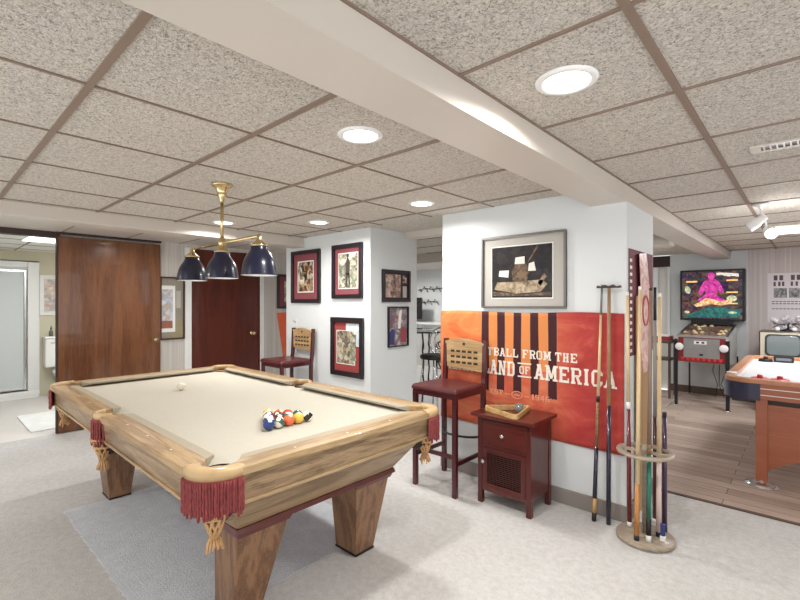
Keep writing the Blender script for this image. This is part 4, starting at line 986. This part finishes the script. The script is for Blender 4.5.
bb = B('backbox', M['black'], pb, [(-.385, .385, .80, .82, 1.13, 1.155), (-.385, .385, .80, .82, 1.845, 1.87), (-.385, -.36, .80, .82, 1.155, 1.845), (.36, .385, .80, .82, 1.155, 1.845), (-.385, .385, .82, 1.06, 1.13, 1.87)], .003)
bg = blotch('backglass_print', [srgb(18,10,24), srgb(70,30,90), srgb(24,20,40), srgb(30,70,80), srgb(130,96,60), srgb(30,14,36), srgb(110,30,50)], 7.0, em=.4, seed=16, dist=2.5)
B('backglass', bg, bb, (-.36, .36, .806, .8195, 1.155, 1.845))
def art(name, c, polys, e=.6, y0=.804):
    m = MB()
    for P in polys: m.prism([(x, z) for x, z in P], y0, y0+.0018, 'y')
    mt = emit(name+'_ink', c, e); return m.build(name, mt, bb, weld=False)
def ell(cx, cz, rx, rz, n=14, a=0): return [(cx+rx*math.cos(2*PI*k/n)*math.cos(a)-rz*math.sin(2*PI*k/n)*math.sin(a), cz+rx*math.cos(2*PI*k/n)*math.sin(a)+rz*math.sin(2*PI*k/n)*math.cos(a)) for k in range(n)]
def art2(name, cols, polys, e, y0, scale=16, seed=20):
    m = MB()
    for P in polys: m.prism([(x, z) for x, z in P], y0, y0+.0018, 'y')
    return split(m.build(name, blotch(name+'_ink', cols, scale, em=e, seed=seed), bb))
fig = [(-.04,1.80),(-.02,1.83),(.02,1.83),(.04,1.80),(.04,1.76),(.03,1.735),(.09,1.70),(.13,1.62),(.15,1.54),(.12,1.52),(.08,1.58),(.06,1.52),(.10,1.46),(.17,1.43),(.15,1.40),(.02,1.41),(-.12,1.40),(-.17,1.43),(-.12,1.47),(-.06,1.52),(-.08,1.57),(-.12,1.50),(-.16,1.52),(-.13,1.62),(-.09,1.70),(-.03,1.735),(-.04,1.76)]
art2('magenta_figure', [srgb(120,20,90), srgb(206,44,150), srgb(232,90,180), srgb(170,40,140)], [fig], .45, .804, 9, 21)
art2('gold_creature', [srgb(150,80,40), srgb(224,160,96), srgb(250,224,170), srgb(120,50,60)], [[(-.22,1.36),(-.14,1.40),(-.06,1.46),(.02,1.44),(.10,1.41),(.22,1.43),(.25,1.38),(.12,1.35),(.0,1.37),(-.10,1.34),(-.18,1.33)]], .6, .8022, 14, 22)
art2('score_window', [srgb(230,170,90), srgb(250,214,130)], [R_(-.31, -.17, 1.69, 1.712), R_(.18, .31, 1.70, 1.72), R_(.18, .31, 1.53, 1.548), R_(.18, .31, 1.37, 1.388)], .8, .804, 20, 23)
art2('title_print', [srgb(230,220,210), srgb(250,244,236), srgb(120,110,110)], [[(.06,1.82),(.12,1.825),(.32,1.80),(.32,1.755),(.26,1.77),(.20,1.765),(.12,1.79),(.06,1.785)]], .6, .804, 24, 24)
art2('pale_creature', [srgb(160,170,120), srgb(220,220,180), srgb(90,130,110)], [ell(.24, 1.45, .06, .045), ell(-.29, 1.58, .035, .06, a=.3), ell(-.30, 1.25, .035, .02), ell(.25, 1.25, .05, .018)], .5, .804, 16, 25)
art2('teal_ground', [srgb(16,60,70), srgb(30,130,130), srgb(60,110,90), srgb(20,40,60)], [[(-.34,1.20),(-.2,1.25),(-.05,1.31),(.10,1.33),(.24,1.29),(.34,1.31),(.34,1.18),(-.34,1.17)]], .4, .8045, 12, 26)
# ------------------------------------------------------------ poster and television by the far wall
t = thing('wall_poster', 'white gig-style poster with small photos on the far wall above the television', 'poster', (-.20, YB-.001, 0))
B('sheet', plain('poster_paper', srgb(226,218,222), .7, var=.02), t, (-.225, .225, -.003, 0, 1.12, 1.80))
m = MB()
for x in (-.14, -.08, .04, .10): m.box(x-.02, x+.02, -.0042, -.003, 1.70, 1.77)
for x in (-.15, -.10, -.06, .03, .08, .13): m.box(x-.012, x+.012, -.0042, -.003, 1.62, 1.68)
for z in (1.40, 1.37, 1.30): 
    for k in range(9): m.box(-.18+.04*k, -.15+.04*k, -.0042, -.003, z, z+.012)
m.build('poster_print', plain('faded_black_ink', srgb(92,78,88), .7, var=.3, scale=60), t)
B('poster_photo', blotch('grey_poster_photo', [srgb(60,58,62), srgb(120,118,122), srgb(180,176,178), srgb(40,40,44)], 14, seed=17), t, [(-.16, -.02, -.0042, -.003, 1.46, 1.59), (.0, .16, -.0042, -.003, 1.46, 1.59)])
tv = thing('television', 'old wooden box television with rounded grey screen behind the air hockey table', 'television', (-.235, 7.30, .62))
B('case', wood('tv_case_wood', srgb(92,66,50), srgb(60,42,34), 'X', 1), tv, (-.235, .235, 0, .40, 0, .41), .008)
B('front_bezel', plain('cream_bezel', srgb(206,198,178), .5), tv, (-.222, .222, -.008, -.0002, .012, .395), .004)
m = MB(); m.prism([(x, z) for x, z in rr(-.175, .175, .10, .375, .05)], -.020, -.0085, 'y'); m.build('screen_surround', plain('dark_surround', srgb(60,62,60), .4), tv, .003)
scr = MB(); pts = rr(-.155, .155, .118, .357, .045); scr.prism(pts, -.026, -.0205, 'y'); scr.build('screen', plain('grey_tv_glass', srgb(128,138,140), .12, coat=.5, var=.03), tv, .004)
m = MB(); 
for x in (-.12, -.04): m.lathe([(.018, -.0085), (.018, -.022), (.012, -.024), (1e-4, -.024)], (x, 0, .055), 14, 'y')
split(m.build('knob', M['brass'], tv))
t = thing('low_stand', 'low dark wooden stand carrying the old television', 'stand', (-.235, 7.5, 0))
B('top', M['dark_trim'], t, (-.28, .32, -.22, .24, .595, .6195), .004)
for x in (-.27, .28):
    for y in (-.21, .20): B('leg', M['dark_trim'], t, (x, x+.035, y, y+.035, 0, .595))
B('shelf', M['dark_trim'], t, (-.25, .29, -.19, .21, .2, .22))
# silk flower / model arrangement on the set
t = thing('ornament', 'black and white ornament sprawling on top of the old television', 'ornament', (-.20, 7.47, 1.0305))
m = MB(); m.lathe([(.07, 0), (.075, .012), (.03, .022), (.012, .05)], seg=20); m.build('base', M['black'], t)
m = MB()
for k in range(9):
    a = 2*PI*k/9; m.tube([(0, 0, .045), (.07*math.cos(a), .05*math.sin(a), .09), (.15*math.cos(a), .07*math.sin(a), .075+.04*math.sin(3*a))], [.008, .007, .004], 6)
m.build('arm', M['black'], t, weld=False)
m = MB(); rnd = random.Random(3)
for k in range(18):
    a = rnd.uniform(0, 2*PI); r = rnd.uniform(.03, .17); m.sphere((r*math.cos(a), .45*r*math.sin(a), .09+rnd.uniform(-.04, .10)), rnd.uniform(.018, .034), 10)
m.build('petal_mass', blotch('white_grey_petals', [srgb(210,206,208), srgb(160,150,156), srgb(236,232,234)], 20, seed=18), t, weld=False)
m = MB()
for x in (-.09, .07): m.sphere((x, -.09, .028), .028, 12)
split(m.build('white_ball', M['white_gloss'], t))
# side table left of the pinball machine
t = thing('console_table', 'narrow brown console shelf left of the pinball machine', 'table', (-1.62, 7.55, 0))
B('top', M['base_brown'], t, (-.16, .16, -.2, .2, .80, .84), .004)
for x in (-.15, .12):
    for y in (-.19, .16): B('leg', M['base_brown'], t, (x, x+.03, y, y+.03, 0, .80))
B('shelf', M['base_brown'], t, (-.15, .15, -.19, .19, .55, .57))
o = B('folded_box', plain('red_card', srgb(150,40,44), .6), None, (-.11, .13, -.15, .12, 0, .055), .003); o.location = (-1.62, 7.55, .8405); tag(o, 'flat red box on the brown console shelf', 'box')
o = B('paper_stack', M['paper'], None, (-.10, .12, -.14, .10, 0, .025), .002); o.location = (-1.62, 7.55, .896); tag(o, 'white papers lying on the flat red box', 'papers')
# floor cable and grey cord by the pinball machine
m = MB(); m.tube([(-1.9, 6.9, .008), (-1.6, 6.6, .008), (-1.40, 6.7, .008), (-1.42, 7.1, .008), (-1.42, 7.6, .008), (-1.44, 8.0, .010)], .006, 6)
tag(m.build('power_cord', plain('pale_cord', srgb(200,196,188), .5)), 'pale power cord lying on the planks left of the pinball machine', 'cord')
for k, dx in enumerate((0, .05, .1)):
    m = MB(); m.tube([(.045+dx, .91, .58), (.005+dx*1.6, .90, .40), (.065+dx*.4, .88, .2), (.045+dx*2, .88, .012)], .005, 6); m.build('cable', M['black'], pb)

# ------------------------------------------------------------ track spotlights and vent on the game room ceiling
t = thing('spotlight_cluster', 'white twin ceiling spotlights on a small canopy in the game room', 'spotlight', (-.27, 4.33, CEIL))
m = MB(); m.lathe([(.05, -.0065), (.05, -.014), (.02, -.022), (.012, -.05)], seg=20); m.build('canopy', M['tee_white'], t)
def spot(p, aim, lit):
    d = Vector(aim).normalized(); p = Vector(p); m = MB()
    m.tube([(0, 0, -.03), p*.6, p], .006, 8); arm = m.build('arm', M['tee_white'], t)
    m = MB(); m.tube([p-d*.03, p+d*.015, p+d*.03, p+d*.09, p+d*.095], [.022, .028, .038, .042, .042], 18, cap=True); m.build('spot_head', M['tee_white'], t)
    m = MB(); m.tube([p+d*.0955, p+d*.100], [.037, .034], 18); m.build('bulb', M['lens'] if lit else M['white_gloss'], t)
spot((.01, -.02, -.12), (-.7, .1, -.45), False); spot((.045, -.03, -.21), (.25, -.8, -.35), True)
l = bpy.data.lights.new('spot_glow', 'POINT'); l.energy = 6; l.shadow_soft_size = .05; o = bpy.data.objects.new('spot_glow', l); COL.objects.link(o); o.parent = t; o.location = (.12, .1, -.30)
t = thing('air_vent', 'white slotted air vent in the ceiling above the game room', 'air vent', (.0, 2.76, CEIL))
B('frame', M['soffit'], t, [(-.21, .21, -.06, -.04, -.010, -.0005), (-.21, .21, .04, .06, -.010, -.0005), (-.21, -.17, -.04, .04, -.010, -.0005), (.17, .21, -.04, .04, -.010, -.0005)], .002)
B('backing', M['black'], t, (-.17, .17, -.04, .04, -.004, -.0005))
m = MB()
for k in range(14): x = -.158+.0243*k; m.box(x-.0035, x+.0035, -.04, .04, -.0095, -.0045)
split(m.build('slat', M['soffit'], t))

# ------------------------------------------------------------ bathroom things
t = thing('shower_enclosure', 'white-framed glass shower enclosure in the bathroom', 'shower', (-8.4, 0, 0))
B('frame', M['trimwhite'], t, [(-.02, .06, -1.15, -1.07, 0, 1.98), (-.02, .06, 1.10, 1.235, .0, 1.98), (-.02, .06, -1.07, 1.10, 1.90, 1.98)], .006)
B('pan', M['white_gloss'], t, [(-.88, .08, -1.18, 1.225, 0, .05), (.0, .08, -1.18, 1.235, .05, .11)], .006)
B('door_frame', M['chrome'], t, [(.01, .045, 1.06, 1.09, .13, 1.86), (.01, .045, .25, .28, .13, 1.86), (.01, .045, .28, 1.06, 1.83, 1.86), (.01, .045, .28, 1.06, .13, .16)], .003)
fg = NT('frosted_glass'); fg.set(.45, 0, .4, 0, .25); fg.col(srgb(232,238,238))
B('glass_panel', fg.m, t, [(.022, .032, .28, 1.06, .16, 1.83), (.022, .032, -1.07, .25, .12, 1.90), (.022, .032, .25, 1.10, 1.861, 1.90)])
m = MB(); m.tube([(.045, .25, .95), (.08, .25, .97), (.08, .25, 1.1), (.045, .25, 1.12)], .008, 8); m.build('handle', M['chrome'], t)
t = thing('toilet', 'white toilet beside the shower, mostly behind the brown wooden door', 'toilet', (-8.399, 1.52, 0))
B('tank', M['white_gloss'], t, (.01, .21, -.24, .24, .44, .86), .02); B('tank_lid', M['white_gloss'], t, (.0, .225, -.25, .25, .862, .892), .008)
m = MB()
prof = [(.10, 0), (.11, .04), (.09, .14), (.11, .22), (.17, .32), (.19, .385)]
rings = []
for r, z in prof:
    rings.append([m.bm.verts.new((.44+r*1.35*math.cos(2*PI*k/24)+(.0 if z > .2 else -.06), r*math.sin(2*PI*k/24), z)) for k in range(24)])
for Ra, Rb in zip(rings, rings[1:]):
    for k in range(24): m.face([Ra[k], Ra[(k+1)%24], Rb[(k+1)%24], Rb[k]], True)
m.face(rings[0][::-1]); m.face(rings[-1]); m.box(.02, .25, -.12, .12, .30, .435); m.build('bowl', M['white_gloss'], t, weld=False)
m = MB(); m.lathe([(.196, .387), (.196, .402), (.18, .415), (1e-4, .417)], (0, 0, 0), 28); so = m.build('seat_lid', M['white_gloss'], t); so.scale = (1.3, 1, 1); so.location = (.45, 0, 0)
m = MB(); m.lathe([(.008, 0), (.008, .012)], (.21, -.17, .80), 10, 'x'); m.box(.222, .228, -.175, -.11, .795, .805); m.build('flush_lever', M['chrome'], t)
t = thing('pump_bottle', 'small dark pump bottle standing on the toilet tank', 'bottle', (-8.28, 1.36, .8925))
m = MB(); m.lathe([(.024, 0), (.026, .01), (.026, .07), (.012, .09), (.010, .10)], seg=18); m.build('body', plain('grey_bottle', srgb(90,90,84), .3), t)
m = MB(); m.lathe([(.012, .1005), (.012, .118), (.006, .12), (.006, .14)], seg=12); m.box(-.006, .03, -.006, .006, .14, .148); m.build('pump', M['black'], t)
m = MB(); m.prism(rr(-7.10, -6.12, .83, 1.45, .03), .0005, .014); tag(m.build('bath_mat', plain('white_bath_mat', srgb(238,238,236), .95, bump=.5), None, .004), 'white bath mat on the bathroom floor', 'bath mat')

# ------------------------------------------------------------ far room seen past the column
t = thing('bar_table', 'round glass-topped table on scrolled black iron legs in the far room', 'table', (-4.12, 5.05, 0))
m = MB(); m.lathe([(.38, .985), (.40, .99), (.40, .998), (.38, 1.003), (1e-4, 1.003)], seg=36); m.build('glass_top', gm.m, t)
m = MB(); m.tube([(.33*math.cos(2*PI*k/24), .33*math.sin(2*PI*k/24), .972) for k in range(24)], .012, 8, True); m.build('top_ring', M['black'], t)
for k in range(6):
    a = 2*PI*k/6; m = MB(); pr = [(.33,.97), (.27,.85), (.31,.72), (.22,.55), (.30,.40), (.20,.25), (.30,.10), (.34,.012)]
    m.tube([(r*math.cos(a), r*math.sin(a), z) for r, z in pr], .012, 8)
    for zc in (.78, .5, .2): m.tube([((.24+.045*math.cos(w_))*math.cos(a), (.24+.045*math.cos(w_))*math.sin(a), zc+.05*math.sin(w_)) for w_ in [2*PI*i/14 for i in range(14)]], .007, 6, True)
    m.build('leg', M['black'], t, weld=False)
t = thing('wire_chair', 'black wire-backed chair beside the glass-topped table in the far room', 'chair', (-3.60, 4.60, 0))
m = MB(); m.lathe([(.19, .66), (.20, .67), (.20, .70), (.18, .715), (1e-4, .716)], seg=28); m.build('seat', M['black'], t)
for k in range(4):
    a = PI/4+PI/2*k; m = MB(); m.tube([(.15*math.cos(a), .15*math.sin(a), .66), (.24*math.cos(a), .24*math.sin(a), .012)], .011, 8); m.build('leg', M['chrome'], t)
m = MB(); m.tube([(.20*math.cos(a), .12+.02, .86+.20*math.sin(a)) for a in [2*PI*k/24 for k in range(24)]], .012, 8, True)
m.tube([(.13*math.cos(a), .12+.02, .86+.13*math.sin(a)) for a in [2*PI*k/24 for k in range(24)]], .007, 8, True)
for x in (-.1, 0, .1): m.tube([(x, .14, .70), (x, .14, 1.03)], .006, 6)
m.build('backrest', M['chrome'], t, weld=False)
m = MB(); m.tube([(.19*math.cos(2*PI*k/20), .19*math.sin(2*PI*k/20), .3) for k in range(20)], .008, 6, True); m.build('foot_ring', M['chrome'], t)
t = thing('far_television', 'black flat television on a white counter in the far room', 'television', (-6.9, 7.75, .95))
B('screen', M['black'], t, (-.55, .45, -.03, .02, .06, .55), .004); B('base', M['black'], t, (-.25, .15, -.1, .1, 0, .0595), .004)
t = thing('counter', 'white counter along the back wall of the far room', 'counter', (-6.6, 7.8, 0))
B('worktop', M['white_gloss'], t, (-1.2, 1.6, -.32, .29, .91, .9495), .004); B('body', plain('pale_cabinet', srgb(206,204,200), .6), t, (-1.15, 1.55, -.28, .28, .0, .91))
def twig(x, z, label):
    t = thing('wall_sculpture', label, 'wall ornament', (x, YB-.001, z), 0, 'metal wall sculptures'); m = MB()
    m.tube([(-.42, -.03, -.02), (-.2, -.035, .02), (0, -.03, -.01), (.2, -.035, .015), (.42, -.03, 0)], .009, 6); 
    for k in range(9): xx = -.38+.095*k; m.tube([(xx, -.03, .0), (xx+.05, -.04, .05*(1 if k % 2 else -1))], [.008, .004], 6); m.sphere((xx+.05, -.04, .05*(1 if k % 2 else -1)), .016, 8)
    m.build('branch', plain('dark_metal_branch', srgb(70,62,58), .5, .5), t, weld=False); m = MB(); m.box(-.01, .01, -.03, 0, -.01, .01); m.build('bracket', M['black'], t)
twig(-6.40, 1.70, 'dark metal branch sculpture, upper one on the far room wall'); twig(-6.65, 1.40, 'dark metal branch sculpture, lower one on the far room wall')
